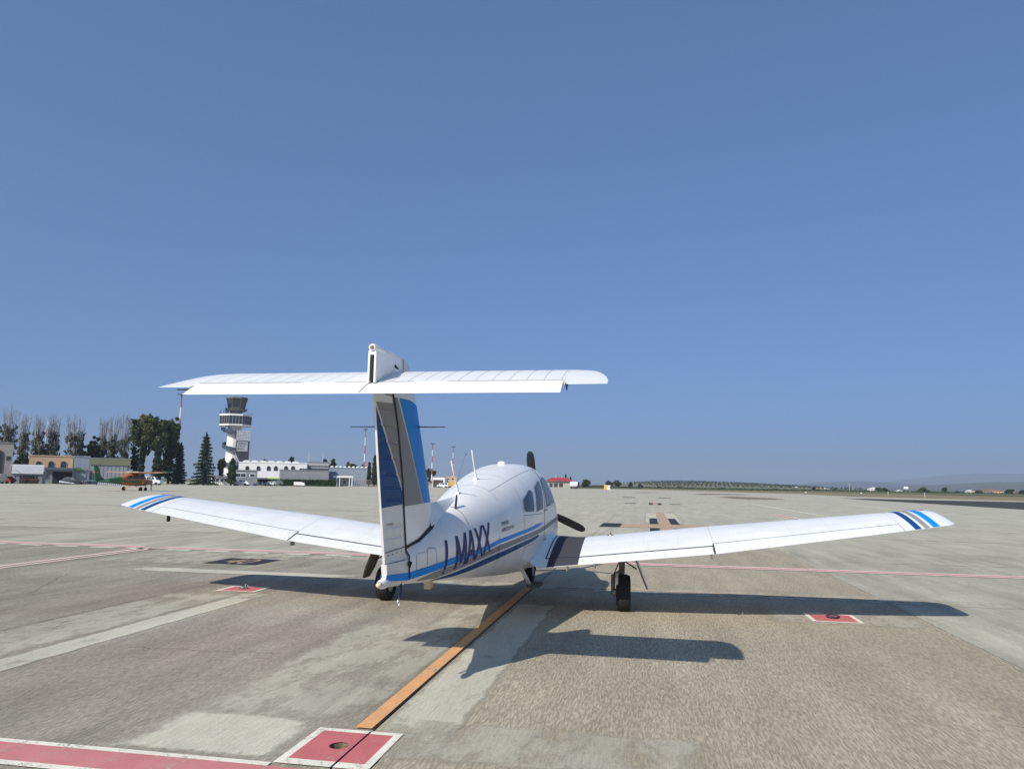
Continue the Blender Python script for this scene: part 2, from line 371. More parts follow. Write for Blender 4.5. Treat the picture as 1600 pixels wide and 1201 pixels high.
pline('white_stripe', [(1318, 787.4), (1402, 796.7), (1483, 804), (1720, 824)], .20, P_WHITE); pline('white_stripe', [(1440, 826.6), (1473, 828), (1760, 838)], .12, P_WHITE); pline('tyre_mark', [(1330, 841), (1760, 855)], .10, P_TYRE, .0045)
rr = random.Random(3)
for x, w, a, b in [(9.2, .10, 6, 22), (12.6, .22, 10, 60), (15.0, .12, -30, 3), (16.2, .2, 14, 70), (21.5, .3, -40, -6), (24.5, .3, 4, 60), (26.2, .3, -12, 6),
                   (31, .45, -9, 14), (31, .45, -34, -13), (39.8, .6, -11, 12), (47, .5, 14, 90), (52, .7, 2, 60), (66, 1.2, -10, 40), (74, 1.0, 20, 120), (88, 1.6, -24, 70), (104, 1.5, 10, 140), (130, 2.4, -30, 90), (160, 3, 0, 160)]:
    mark('ground_off_band', [(x, x+w, a, b)], G_STRIP, .004)
for x, w, a, b in [(10.6, .10, 3, 30), (13.9, .12, 8, 50), (28, .3, 9, 60), (7.7, .06, -30, -4), (43, .4, 18, 90), (80, 1, -2, 50), (57, .6, 30, 100)]:
    mark('tyre_mark', [(x, x+w, a, b)], P_TYRE, .0045)
for pts in [[(1078, 772.6), (1100, 770.6), (1160, 771.8), (1172, 773.2)], [(1118, 776.6), (1140, 775.2), (1215, 778.2), (1228, 780.6), (1170, 780.4)], [(985, 769.2), (1012, 768.6), (1035, 769.4), (1000, 770)]]:
    sheet('dirt_stain', [[toac(gpx(*p)) for p in pts]], P_DIRT, apron, .005)
rs_ = random.Random(12)
for x_, y_, dx_, dy_ in ((-3.4, 2.9, .1, -1.5), (1.0, -6.8, 2.0, -.9), (-.8, 6.4, 1.9, 1.1)):
    pts_ = [(x_+dx_*k/14+rs_.uniform(-.035, .035), y_+dy_*k/14+rs_.uniform(-.035, .035)) for k in range(15)]
    for a_, b_ in zip(pts_, pts_[1:]):
        n_ = Vector((b_[1]-a_[1], a_[0]-b_[0])).normalized()*.0022; sheet('crack', [[(a_[0]-n_.x, a_[1]-n_.y), (b_[0]-n_.x, b_[1]-n_.y), (b_[0]+n_.x, b_[1]+n_.y), (a_[0]+n_.x, a_[1]+n_.y)]], FILL, apron, .0025)
taxi = sheet('taxiway', [[toac(gpx(*p)) for p in ((1316, 778), (1352, 780.8), (1465, 787.5), (1600, 796), (1850, 812), (1850, 794), (1600, 784.2), (1465, 781.4))]], ASPH, None, .010)
taxi.location = apron.location; taxi.rotation_euler = apron.rotation_euler
tag(taxi, 'dark asphalt taxiway strip beside the concrete apron', None, kind='structure')

# tie-down hardware lying on the red squares
sh = thing('shackle', 'small steel tie-down shackle lying on the red square under the left wing', 'shackle', AC(.31, 3.89, .012), TH)
MB().tube([(.06*math.cos(a), .045*math.sin(a), .018) for a in np.linspace(-2.4, 2.4, 14)], .011, 8).build('bow', BRIGHT, sh, 3.2)
MB().tube([(-.045, -.05, .018), (-.045, .05, .018)], .012, 8).build('pin', STEEL, sh, 3.2)
MB().tube([(.055+.035*math.cos(a), -.02, .04+.03*math.sin(a)) for a in np.linspace(0, 6.3, 16)], .008, 8).build('ring', STEEL, sh, 3.2)
rg = thing('tie_down_ring', 'dark iron tie-down ring set in the red square under the right wing', 'ring', AC(.12, -4.16, .01), TH)
MB().lathe([(.07, 0), (.07, .008), (.02, .012)], 20).build('plate', BLACK, rg, .6)
MB().tube([(.045*math.cos(a), .075*math.sin(a), .02+.01*math.cos(a)) for a in np.linspace(0, 6.2832, 24)], .009, 8).build('ring', M('dark_iron', (.035, .03, .028), .6, n=(20, .3)), rg, 3.2)
# ------------------------------------------------------------------ the T-tailed aeroplane
FST=np.array([ # x, bottom, top, half width, z of widest, top exp, bottom exp
(-4.22,.795,1.065,.060,.93,2.2,2.2),(-3.6,.735,1.22,.165,.96,2.2,2.4),(-3.0,.68,1.355,.265,.98,2.25,2.6),
(-2.4,.625,1.485,.36,1.0,2.3,2.8),(-1.6,.555,1.635,.47,1.02,2.4,3.0),(-.8,.49,1.765,.55,1.03,2.5,3.2),
(0,.455,1.85,.575,1.05,2.6,3.4),(.7,.45,1.865,.575,1.05,2.6,3.6),(.95,.45,1.825,.575,1.05,2.6,3.6),
(1.3,.46,1.62,.565,1.03,2.7,3.4),(1.7,.48,1.38,.54,1.0,2.9,3.2),(2.1,.51,1.345,.49,.98,2.9,3.0),
(2.6,.58,1.315,.42,.98,2.8,2.8),(2.88,.68,1.30,.36,1.0,2.6,2.5),(2.96,.78,1.26,.29,1.03,2.4,2.4)])
def _pchip(x,xs,ys):
    h=np.diff(xs);d=np.diff(ys)/h;m=np.zeros(len(xs))
    for i in range(1,len(xs)-1):
        if d[i-1]*d[i]>0:
            w1=2*h[i]+h[i-1];w2=h[i]+2*h[i-1];m[i]=(w1+w2)/(w1/d[i-1]+w2/d[i])
    m[0]=d[0];m[-1]=d[-1]
    i=int(min(max(np.searchsorted(xs,x)-1,0),len(xs)-2));t=(x-xs[i])/h[i]
    return (2*t**3-3*t*t+1)*ys[i]+(t**3-2*t*t+t)*h[i]*m[i]+(3*t*t-2*t**3)*ys[i+1]+(t**3-t*t)*h[i]*m[i+1]
def sec(x): return [float(_pchip(x,FST[:,0],FST[:,k])) for k in range(1,7)]
def yside(x,z):
    zb,zt,hw,zw,nt,nb=sec(x)
    if z>=zw: t=min((z-zw)/(zt-zw),.999);n=nt
    else: t=min((zw-z)/(zw-zb),.999);n=nb
    return hw*(1-t**n)**(1/n)
def w_le(y):
    return float(np.interp(y,[.45,.62,1.0,2.75,5.1,5.22,5.32,5.38,5.395,5.40],[1.20,1.10,.82,.82,.53,.49,.44,.36,.24,.06]))
def w_te(y):
    return float(np.interp(y,[.45,2.72,5.0,5.2,5.34,5.40],[-.79,-.79,-.60,-.585,-.56,-.46]))
def w_zte(y):
    return float(np.interp(y,[.45,.557,2.72,5.0,5.4],[.559,.571,.816,1.15,1.215]))
def w_a(y): return float(np.interp(y,[.5,2.7,5.4],[.085,.085,.075]))
def af(u,t=.15,m=.02,pp=.4):
    yt=5*t*(.2969*u**.5-.126*u-.3516*u**2+.2843*u**3-.1036*u**4)
    yc=m/pp**2*(2*pp*u-u*u) if u<pp else m/(1-pp)**2*(1-2*pp+2*pp*u-u*u)
    return yc,yt
def w_t(y): return float(np.interp(y,[.5,2.7,5.1,5.3,5.38,5.4],[.15,.15,.14,.14,.115,.06]))
def wpt(s,y,u,k=1,off=0.):
    c=w_le(y)-w_te(y);yc,yt=af(max(u,0),w_t(y));x=w_le(y)-u*c
    return (x,s*y,w_zte(y)+w_a(y)*(x-w_te(y))+(yc+k*yt)*c+k*off)
plane = thing('light_aircraft', 'white T-tailed low-wing light aircraft with blue stripes and navy lettering, parked on the orange line', 'aircraft', (AX, AY, 0), TH)

def fus_pt(x, ph, off=0.):
    """point on the fuselage skin; ph=0 right side, 90 deg top"""
    zb, zt, hw, zw, nt_, nb = sec(x); c, s = math.cos(ph), math.sin(ph)
    n = nt_ if s >= 0 else nb; h = (zt-zw) if s >= 0 else (zw-zb)
    y = -hw*math.copysign(abs(c)**(2/n), c); z = zw+h*math.copysign(abs(s)**(2/n), s)
    if off:
        v = Vector((0, y/max(hw, .01)**2, (z-zw)/h**2)); v.normalize(); return (x, y+v.y*off, z+v.z*off)
    return (x, y, z)
xs = list(np.linspace(-4.22, 2.6, 100))+list(np.linspace(2.62, 2.96, 16))
NPH = 88
mb = MB(); rows = [[fus_pt(x, 2*math.pi*k/NPH) for k in range(NPH)] for x in xs]
mb.grid(rows, True); n0 = len(mb.v)
mb.f.append(tuple(range(NPH))); mb.f.append(tuple(range(n0-NPH, n0)))
fus = mb.build('fuselage', WHITE, plane, .7)

def decal(name, poly, fn, mat, parent, step=.06, smooth=3.2, step2=None):
    """flat outline cut into small faces and laid on a curved skin by fn(u, v)"""
    bm = bmesh.new()
    if isinstance(poly, bpy.types.Mesh): bm.from_mesh(poly)
    else: bm.faces.new([bm.verts.new((p[0], p[1], 0)) for p in poly])
    us = [v.co.x for v in bm.verts]; vs = [v.co.y for v in bm.verts]
    for ax, lo, hi, st in ((0, min(us), max(us), step), (1, min(vs), max(vs), step2 or step)):
        k = math.ceil(lo/st)*st
        while k < hi-1e-5:
            if k > lo+1e-5:
                bmesh.ops.bisect_plane(bm, geom=bm.verts[:]+bm.edges[:]+bm.faces[:], plane_co=((k, 0, 0), (0, k, 0))[ax], plane_no=((1, 0, 0), (0, 1, 0))[ax])
            k += st
    for v in bm.verts: v.co = fn(v.co.x, v.co.y)
    bmesh.ops.recalc_face_normals(bm, faces=bm.faces)
    me = bpy.data.meshes.new(name); bm.to_mesh(me); bm.free(); me.materials.clear(); me.materials.append(mat)
    if smooth: me.shade_smooth()
    return link(bpy.data.objects.new(name, me), parent)
def fside(s, off=.003):
    return lambda x, z: (x, s*(yside(x, z)+off), z)
def band(top, bot):
    """closed outline from top line and bottom line points"""
    return top+bot[::-1]
def lineof(p): return [tuple(q) for q in p]
def dens(line, st=.1):
    out = []
    for (a, b), (c, d) in zip(line, line[1:]):
        k = max(1, int(abs(c-a)/st)); out += [(a+(c-a)*i/k, b+(d-b)*i/k) for i in range(k)]
    return out+[line[-1]]
BL_T = [(-4.21, .880), (-3.7, .905), (-3.3, .931), (-2.9, .948), (-2.52, .975), (-2.2, 1.012), (-1.34, 1.057), (-.6, 1.095), (-.2, 1.10)]
BL_B = [(-4.21, .818), (-3.7, .842), (-3.3, .870), (-2.9, .897), (-2.55, .924), (-2.2, .968), (-1.3, 1.019), (-.54, 1.055), (-.2, 1.095)]
GR_T = [(-3.95, .80), (-3.68, .833), (-3.3, .860), (-2.55, .915), (-2.19, .950), (-1.27, .999), (-.48, 1.03), (.8, 1.09), (2.0, 1.13), (2.7, 1.15)]
GR_B = [(-3.95, .785), (-3.58, .772), (-3.25, .799), (-2.54, .867), (-2.18, .893), (-1.26, .948), (-.5, .975), (.8, 1.03), (2.0, 1.07), (2.7, 1.10)]
NV_T = [(-3.62, .755), (-3.2, .782), (-2.53, .848), (-2.17, .874), (-1.26, .930), (-.62, .958), (-.5, .962)]
NV_B = [(-3.62, .745), (-3.2, .738), (-2.89, .755), (-2.18, .813), (-1.62, .855), (-.55, .929), (-.5, .955)]
for s in (-1, 1):
    for T, B, m, nm in ((BL_T, BL_B, BLUE, 'blue_stripe'), (GR_T, GR_B, GREYP, 'grey_stripe'), (NV_T, NV_B, NAVY, 'navy_stripe')):
        us = sorted(set([p[0] for p in T]+[p[0] for p in B]+list(np.arange(max(T[0][0], B[0][0]), min(T[-1][0], B[-1][0]), .08))))
        ti = lambda L_, u: float(np.interp(u, [q[0] for q in L_], [q[1] for q in L_]))
        mbs = MB(); f = fside(s)
        rows = [[f(u, ti(B, u)+(ti(T, u)-ti(B, u))*k/4) for k in range(5)] for u in us]
        mbs.grid(rows).build(nm, m, fus, 3.2)
def text_mesh(txt, size, bold=0.):
    cu = bpy.data.curves.new('t', 'FONT'); cu.body = txt; cu.size = size; cu.offset = bold
    o = bpy.data.objects.new('t', cu); S.collection.objects.link(o)
    me = bpy.data.meshes.new_from_object(o.evaluated_get(bpy.context.evaluated_depsgraph_get())); bpy.data.objects.remove(o); return me
def fit_mesh(me, x0, x1, y0, y1, slope=0., flip=False):
    xs_ = [v.co.x for v in me.vertices]; ys_ = [v.co.y for v in me.vertices]
    for v in me.vertices:
        a = (v.co.x-min(xs_))/(max(xs_)-min(xs_)); b = (v.co.y-min(ys_))/(max(ys_)-min(ys_))
        if flip: a = 1-a
        v.co = (x0+(x1-x0)*a, y0+(y1-y0)*b+slope*(x1-x0)*a, 0)
    return me
# registration: letters drawn as strokes, laid on both sides
def stroke(a, b, w):
    d = Vector((b[0]-a[0], b[1]-a[1])); n = Vector((-d.y, d.x)).normalized()*w/2
    if abs(d.y) > abs(d.x)*.6: n = Vector((-w/2, 0))          # strokes end square with the line of writing
    return [(a[0]-n.x, a[1]-n.y), (a[0]+n.x, a[1]+n.y), (b[0]+n.x, b[1]+n.y), (b[0]-n.x, b[1]-n.y)]
GL = {'I': [((.5, 0), (.5, 1))], 'M': [((.1, 0), (.1, 1)), ((.1, 1), (.5, .12)), ((.9, 1), (.5, .12)), ((.9, 0), (.9, 1))],
      'A': [((.06, 0), (.5, 1)), ((.94, 0), (.5, 1)), ((.26, .3), (.74, .3))], 'X': [((.06, 0), (.94, 1)), ((.94, 0), (.06, 1))]}
REG = [('I', -3.525, -3.475, .0), ('M', -3.30, -3.06, .04), ('A', -3.045, -2.86, .04), ('X', -2.85, -2.665, .04), ('X', -2.645, -2.455, .04)]
for s in (-1, 1):
    for ch, xa, xb, _ in REG:
        polys = []
        for k, (a, b) in enumerate(GL[ch]):
            pts = []
            for q in (a, b):
                x = xa+(xb-xa)*q[0]; pts.append((x, .795+.105*(x+3.5)+.292*q[1]))
            polys.append((stroke(pts[0], pts[1], .050), k))
        bm = bmesh.new()
        for pl, k in polys:
            if s > 0: pl = [(-5.98-p[0], p[1]+.105*(2*p[0]+5.98)*0) for p in pl]
            bm.faces.new([bm.verts.new((p[0], p[1], 0)) for p in pl])
        tmp = bpy.data.meshes.new('t'); bm.to_mesh(tmp); bm.free()
        o = decal('registration_letter', tmp, fside(s, .0045), LETTER, fus, .05, None)
        # overlapping strokes must not share a plane
        isl = {}
        me = o.data
        for p in me.polygons: pass
for s in (-1, 1):
    for txt, x0, x1, z0, z1 in (('PIPER', -2.10, -1.87, 1.145, 1.182), ('ARROW IV', -2.115, -1.70, 1.078, 1.118)):
        me = fit_mesh(text_mesh(txt, .1, .001), *( (x0, x1) if s < 0 else (x1, x0) ), z0, z1, .055 if s < 0 else 0)
        decal('lettering', me, fside(s, .0045), M('dark_grey_lettering', (.05, .05, .055), .4), fus, .08, None)

# panel joints and doors: thin dark seams
def seam(name, line, fn, w, mat, parent):
    """narrow strip following a line on the skin"""
    pts = [Vector(fn(*p)) for p in line]; r0 = []; r1 = []
    for i, p in enumerate(pts):
        d = (Vector(line[min(i+1, len(line)-1)])-Vector(line[max(i-1, 0)])).normalized(); nn = Vector((-d.y, d.x))*w/2
        r0.append(fn(line[i][0]+nn.x, line[i][1]+nn.y)); r1.append(fn(line[i][0]-nn.x, line[i][1]-nn.y))
    return MB().grid([r0, r1]).build(name, mat, parent, 3.2)
RIV = M('rivet_row_grey', (.60, .60, .60), .5); SEAM = M('panel_seam', (.16, .165, .18), .6); SEAML = M('light_seam', (.45, .46, .48), .5)  # first one is the faint grey of the rivet-row strips
for s in (-1, 1):
    for ln, w, m in [([(-1.27, z) for z in np.linspace(.60, 1.23, 14)], .006, SEAM), ([(-2.18, z) for z in np.linspace(.70, 1.06, 9)], .005, SEAM),
                     ([(x, 1.225-.012*(x+1.3)) for x in np.linspace(-1.27, -.15, 16)], .006, SEAM), ([(-4.06, z) for z in np.linspace(.82, 1.0, 6)], .006, SEAM),
                     ([(x, 1.015+.02*(x+4.06)) for x in np.linspace(-4.06, -3.85, 5)], .005, SEAML), ([(x, .86+.03*(x+1.3)) for x in np.linspace(-1.27, -.8, 8)], .005, SEAM),
                     ([(-3.87, .91), (-3.872, .97), (-3.86, 1.03), (-3.83, 1.045), (-3.76, 1.043), (-3.71, 1.03), (-3.695, .97), (-3.69, .905)], .006, SEAM)]:
        seam('panel_joint', ln, fside(s, .0022), w, m, fus)
def overtop(x, off=.0022, a0=0., a1=math.pi, k=40, w=.008):
    r0 = [fus_pt(x-w/2, a0+(a1-a0)*i/k, off) for i in range(k+1)]; r1 = [fus_pt(x+w/2, a0+(a1-a0)*i/k, off) for i in range(k+1)]
    return [r0, r1]
for x, m, a in [(-1.28, SEAML, .25), (-.62, SEAML, .45), (-2.0, SEAML, .7), (-2.95, SEAM, .5), (-.05, SEAML, 1.2)]:
    MB().grid(overtop(x, a0=a, a1=math.pi-a)).build('panel_joint', m, fus, 3.2)
for ph in (1.05, 2.09):
    MB().grid([[fus_pt(x, ph-.006, .0022) for x in np.linspace(-2.0, .5, 30)], [fus_pt(x, ph+.006, .0022) for x in np.linspace(-2.0, .5, 30)]]).build('panel_joint', SEAML, fus, 3.2)
# cabin door (right): dark rubber seal round its edge, handle
dl = [(.52, 1.80), (.45, 1.77), (.36, 1.70), (.26, 1.62), (.13, 1.50), (.03, 1.36), (-.05, 1.20), (-.09, 1.0), (-.10, .86)]
seam('door_seal', dens(dl, .03), fside(-1, .004), .022, BLACK, fus)
MB().grid(overtop(.53, off=.004, a0=math.radians(62), a1=math.radians(100), k=12, w=.016)).build('door_seal', BLACK, fus, 3.2)
seam('door_seal', [(x, .86+.03*(x+.1)) for x in np.linspace(-.1, .95, 14)], fside(-1, .004), .012, BLACK, fus)
MB().tube([(-.02, -.585, 1.245), (.09, -.588, 1.250)], .008, 8).build('door_handle', STEEL, fus, 3.2)
# windows: separate panes with pale frames
WIN = [[(-1.19, 1.395), (-1.08, 1.43), (-.78, 1.512), (-.655, 1.50), (-.735, 1.31), (-.79, 1.255), (-1.20, 1.265), (-1.225, 1.30)],
       [(-.42, 1.545), (-.05, 1.625), (.08, 1.63), (.02, 1.54), (-.10, 1.39), (-.18, 1.275), (-.60, 1.25), (-.58, 1.33)],
       [(.32, 1.655), (.62, 1.69), (.86, 1.66), (1.02, 1.52), (1.12, 1.33), (.16, 1.285), (.20, 1.42)]]
def inset(poly, d):
    c = Vector((sum(p[0] for p in poly)/len(poly), sum(p[1] for p in poly)/len(poly))); return [tuple(c+(Vector(p)-c)*(1+d)) for p in poly]
for s in (-1, 1):
    for w in WIN:
        fr = decal('window_frame', inset(w, .075), fside(s, .0035), DULLW, fus, .05)
        decal('window', w, fside(s, .007), GLASS, fus, .05)
for a0, a1 in ((.36, 1.54), (1.60, math.pi-.36)):
    rws = [[fus_pt(x, a0+(a1-a0)*k/16, .006) for k in range(17)] for x in np.linspace(1.02, 1.64, 10)]
    MB().grid(rws).build('windscreen', GLASS, fus, 3.2)
# roof vent, antennas, belly fittings
MB().lathe([(.055, 0), (.05, .03), (.03, .045)], 16, (-.15, .0, sec(-.15)[1]-.006)).build('roof_beacon', WHITE, plane, .8)
for bx, bz, tx, tz in ((-2.435, 1.475, -2.75, 1.80), (-1.634, 1.628, -1.885, 1.95)):
    MB().tube([(bx, 0, bz-.02), (bx-.03, 0, bz+.05), (bx*.5+tx*.5, 0, (bz+tz)/2), (tx, 0, tz)], [.022, .013, .009, .006], 8).build('antenna', WHITE, plane, 3.2)
    MB().box(bx-.05, bx+.16, -.02, .02, bz-.02, bz+.018).build('antenna_base', WHITE, plane, bevel=.008)
MB().tube([(-2.97, -.11, 1.285), (-2.95, -.108, 1.34), (-2.88, -.10, 1.47)], [.013, .012, .009], 8).build('bent_antenna', BLACK, plane, 3.2)
MB().box(-3.46, -3.36, -.03, .03, .655, .74).build('belly_antenna', M('cream_plastic', (.55, .42, .27), .5), plane, bevel=.01)
st = MB(); st.tube([(-.80, -.40, .56), (-.62, -.47, .36)], .020, 8, flat=1.4).build('step_strut', DULLW, plane, 3.2)
MB().box(-.66, -.32, -.60, -.44, .325, .355).build('step_tread', M('step_grip', (.10, .10, .10), .8, n=(40, .3)), plane, bevel=.006)
# tail tie-down strap and ring
MB().tube([(-4.24, -.02, .80), (-4.26, -.03, .74), (-4.30, -.03, .69)], [.022, .018, .012], 8, flat=.5).build('tie_down_strap', M('blue_webbing', (.03, .05, .13), .8, n=(30, .3)), plane, 3.2)
MB().tube([(-4.31+.02*math.cos(a), -.03, .665+.03*math.sin(a)) for a in np.linspace(0, 6.2832, 18)], .006, 8).build('tie_down_ring', BRIGHT, plane, 3.2)

# ---- wings
def skin(s, ys, u0, u1, nu=26, capu=True, name='wing', mat=WHITE, parent=None, beads=(), bead_h=.0035, drop=0.):
    """closed wing-section piece between chord fractions u0..u1 over stations ys"""
    us = [u0+(u1-u0)*(.5-.5*math.cos(math.pi*k/nu)) for k in range(nu+1)]
    allys = sorted(set([round(y, 4) for y in ys]+[round(b+d, 4) for b in beads for d in (-.008, 0, .008) if ys[0] < b+d < ys[-1]]))
    bs = set(round(b, 4) for b in beads); rows = []
    for y in allys:
        up = [Vector(wpt(s, y, u, 1, (bead_h if (y in bs and u0+.02 < u < u1-.02) else 0))) for u in us]
        lo = [Vector(wpt(s, y, u, -1)) for u in us[::-1]]
        if u0 > .1: up[0].z -= .003; lo[-1].z += .003
        if u1 > .99: up[-1].z += .0015; lo[0].z -= .0015
        rows.append(up+lo)
    m_ = MB().grid(rows, True); n_ = len(rows[0]); t_ = len(m_.v)
    m_.f += [tuple(range(n_)), tuple(range(t_-n_, t_))]
    return m_.build(name, mat, parent, .24 if beads else .6)
HG = .852
for s, nm in ((-1, 'wing'), (1, 'wing')):
    wing = skin(s, list(np.linspace(.45, 1.0, 8))+list(np.linspace(1.1, 2.69, 12)), 0, HG-.004, name='wing', parent=plane)
    skin(s, list(np.linspace(2.692, 4.82, 14)), 0, .80, name='outer_wing_skin', parent=wing)
    tip_y = [4.822, 4.9, 5.0, 5.1, 5.16, 5.22, 5.27, 5.32, 5.35, 5.38, 5.395, 5.40]
    skin(s, tip_y, 0, 1, name='wing_tip', parent=wing)
    flap = skin(s, list(np.linspace(.60, 2.675, 14)), HG+.004, 1, 8, name='flap', parent=plane, beads=list(np.arange(1.16, 2.66, .118)))
    ail = skin(s, list(np.linspace(2.70, 4.81, 14)), .803, 1, 8, name='aileron', parent=plane, beads=list(np.arange(2.78, 4.8, .092)))
    # dark shroud inside the flap gap
    rws = [[wpt(s, y, HG-.012, 1, -.004), wpt(s, y, HG+.02, 1, -.012)] for y in np.linspace(.6, 2.68, 20)]
    MB().grid(rws).build('flap_gap', BLACK, wing, 3.2)
    rws = [[wpt(s, y, HG-.0065, 1, .0022), wpt(s, y, HG+.0045, 1, .0016)] for y in np.linspace(.62, 2.69, 30)]
    MB().grid(rws).build('flap_seal', BLACK, wing, 3.2)
    rws = [[wpt(s, y, .7985, 1, .0012), wpt(s, y, .8035, 1, .0008)] for y in np.linspace(2.70, 4.82, 30)]
    MB().grid(rws).build('aileron_gap', M('hinge_shadow_line', (.30, .31, .33), .6), wing, 3.2)
    rws = [[wpt(s, 2.683, u, 1, .0015), wpt(s, 2.696, u, 1, .0015)] for u in np.linspace(.80, 1, 8)]
    MB().grid(rws).build('flap_end_gap', BLACK, wing, 3.2)
    for yy in (1.42, 1.86, 2.28, 3.18, 3.62, 4.06, 4.44):
        rws = [[wpt(s, yy-.0016, u, 1, .001), wpt(s, yy+.0016, u, 1, .001)] for u in np.linspace(.05, .785, 26)]
        MB().grid(rws).build('rivet_row', RIV, wing, 3.2)
    for uu in (.20, .42, .62):
        rws = [[wpt(s, y, uu-.0012, 1, .001), wpt(s, y, uu+.0012, 1, .001)] for y in np.linspace(1.02, 4.80, 60)]
        MB().grid(rws).build('rivet_row', RIV, wing, 3.2)
    for yy in (1.0, 2.69, 4.82):
        rws = [[wpt(s, yy-.003, u, 1, .0012), wpt(s, yy+.003, u, 1, .0012)] for u in np.linspace(.03, .79, 30)]
        MB().grid(rws).build('panel_joint', SEAML, wing, 3.2)
    for ya, yb, m, n_ in ((4.93, 5.00, NAVY, 'navy_stripe'), (5.035, 5.09, GREYP, 'grey_stripe'), (5.125, 5.20, BLUE, 'blue_stripe')):
        for k in (1, -1):
            rws = [[wpt(s, ya+(yb-ya)*q/5, u, k, .0025) for q in range(6)] for u in np.linspace(.0, .998, 50)]
            MB().grid(rws).build(n_, m, wing, 3.2)
    if s < 0:
        MATW = M('wing_walk_grit', (.045, .047, .055), .85, n=(60, .3), bump=(220, .5))
        rws = [[wpt(s, .70+.38*q/6, u, 1, .003) for q in range(7)] for u in np.linspace(.16, HG-.008, 34)]
        MB().grid(rws).build('wing_walk', MATW, wing, 3.2)
        rws = [[wpt(s, .70+.38*q/6, u, 1, .0045) for q in range(7)] for u in np.linspace(HG+.006, .995, 8)]
        MB().grid(rws).build('wing_walk', MATW, flap, 3.2)
    # root fillet between wing and fuselage, with a dark seal
    rws = []
    for u in np.linspace(.06, 1.0, 30):
        a = Vector(wpt(s, .66, u, 1)); b = Vector((a.x, s*yside(a.x, a.z+.09)*.99, a.z+.09)); r_ = []
        for q in range(7):
            t = q/6; r_.append(tuple(a*(1-t)**2+Vector((a.x, s*max(yside(a.x, a.z)*1.0, .5), a.z+.012))*2*t*(1-t)+b*t*t))
        rws.append(r_)
    MB().grid(rws).build('wing_fillet', WHITE, wing, 3.2)
    rws = [[wpt(s, .652, u, 1, .004), wpt(s, .668, u, 1, .003)] for u in np.linspace(.1, .86, 26)]
    MB().grid(rws).build('root_seal', BLACK, wing, 3.2)
    # fuel cap, rivet-head fittings, flap hinges
    p = Vector(wpt(s, 1.42, .27)); MB().lathe([(.05, -.004), (.045, .006), (.02, .010)], 16, p).build('fuel_cap', STEEL, wing, .8)
    MB().tube([p+Vector((0, 0, .0)), p+Vector((0, 0, .045))], .006, 6).build('sight_post', BLACK, wing)
    for yy in (.95, 1.28, 2.655):
        a = Vector(wpt(s, yy, .95, -1)); MB().box(a.x-.07, a.x+.05, a.y-.009, a.y+.009, a.z-.062, a.z+.01).build('hinge_bracket', STEEL, wing, bevel=.003)
    for yy, uu in ((1.05, .55), (1.13, .93), (1.25, .955), (1.9, .93)):
        MB().lathe([(.012, -.002), (.010, .004)], 10, wpt(s, yy, uu)).build('fastener', STEEL, flap if uu > .9 else wing)
a = Vector(wpt(1, 4.62, .9, -1)); MB().box(a.x-.02, a.x+.03, a.y-.012, a.y+.012, a.z-.10, a.z+.01).build('pitot_mast', BLACK, plane, bevel=.004)
for s, m in ((-1, M('nav_light_green', (.02, .30, .12), .1, coat=1)), (1, M('nav_light_red', (.4, .02, .02), .1, coat=1))):
    p = wpt(s, 5.30, .12); MB().lathe([(.03, -.06), (.034, 0), (.02, .06)], 12, (p[0]-.02, p[1], p[2]-.02), 'x').build('navigation_light', BLACK if s < 0 else m, plane, .8)
    p = wpt(s, 5.27, 1.0); MB().tube([p, (p[0]-.13, p[1]+s*.01, p[2]-.015)], [.004, .002], 6).build('static_wick', DULLW, plane)

# ---- fin and rudder
def hinge_x(z): return float(np.interp(z, [.78, 1.05, 1.6, 2.01, 2.26], [-4.16, -4.20, -4.35, -4.50, -4.63]))
def fte_x(z): return float(np.interp(z, [.82, 1.04, 1.6, 2.21, 2.55], [-4.55, -4.60, -4.765, -4.925, -5.0]))
def fle_x(z): return float(np.interp(z, [1.0, 1.40, 2.325, 2.45], [-3.30, -3.485, -4.05, -4.12]))
def fin_t(x, z):
    """half thickness of fin and rudder"""
    le, te = fle_x(z), fte_x(z); u = min(max((le-x)/(le-te), 0), 1); T = float(np.interp(z, [1.0, 2.3], [.062, .050]))
    f = 1.0 if .22 < u < .42 else (math.sqrt(max(1-((.22-u)/.22)**2, 0)) if u <= .22 else 1-((u-.42)/.58)**1.15*.86)
    return T*max(f, .02)
def slabfin(zs, xa, xb, nx, extra=0.):
    rows = []
    for z in zs:
        a, b = xa(z), xb(z); X = [a+(b-a)*(.5-.5*math.cos(math.pi*k/nx)) for k in range(nx+1)]
        rows.append([(x, -fin_t(x, z)-extra, z) for x in X]+[(x, fin_t(x, z)+extra, z) for x in X[::-1]])
    m_ = MB().grid(rows, True); n_ = len(rows[0]); t_ = len(m_.v); m_.f += [tuple(range(n_)), tuple(range(t_-n_, t_))]; return m_
fin = slabfin(np.linspace(1.0, 2.44, 30), fle_x, lambda z: hinge_x(z)+.012, 20).build('fin', WHITE, plane, .7)
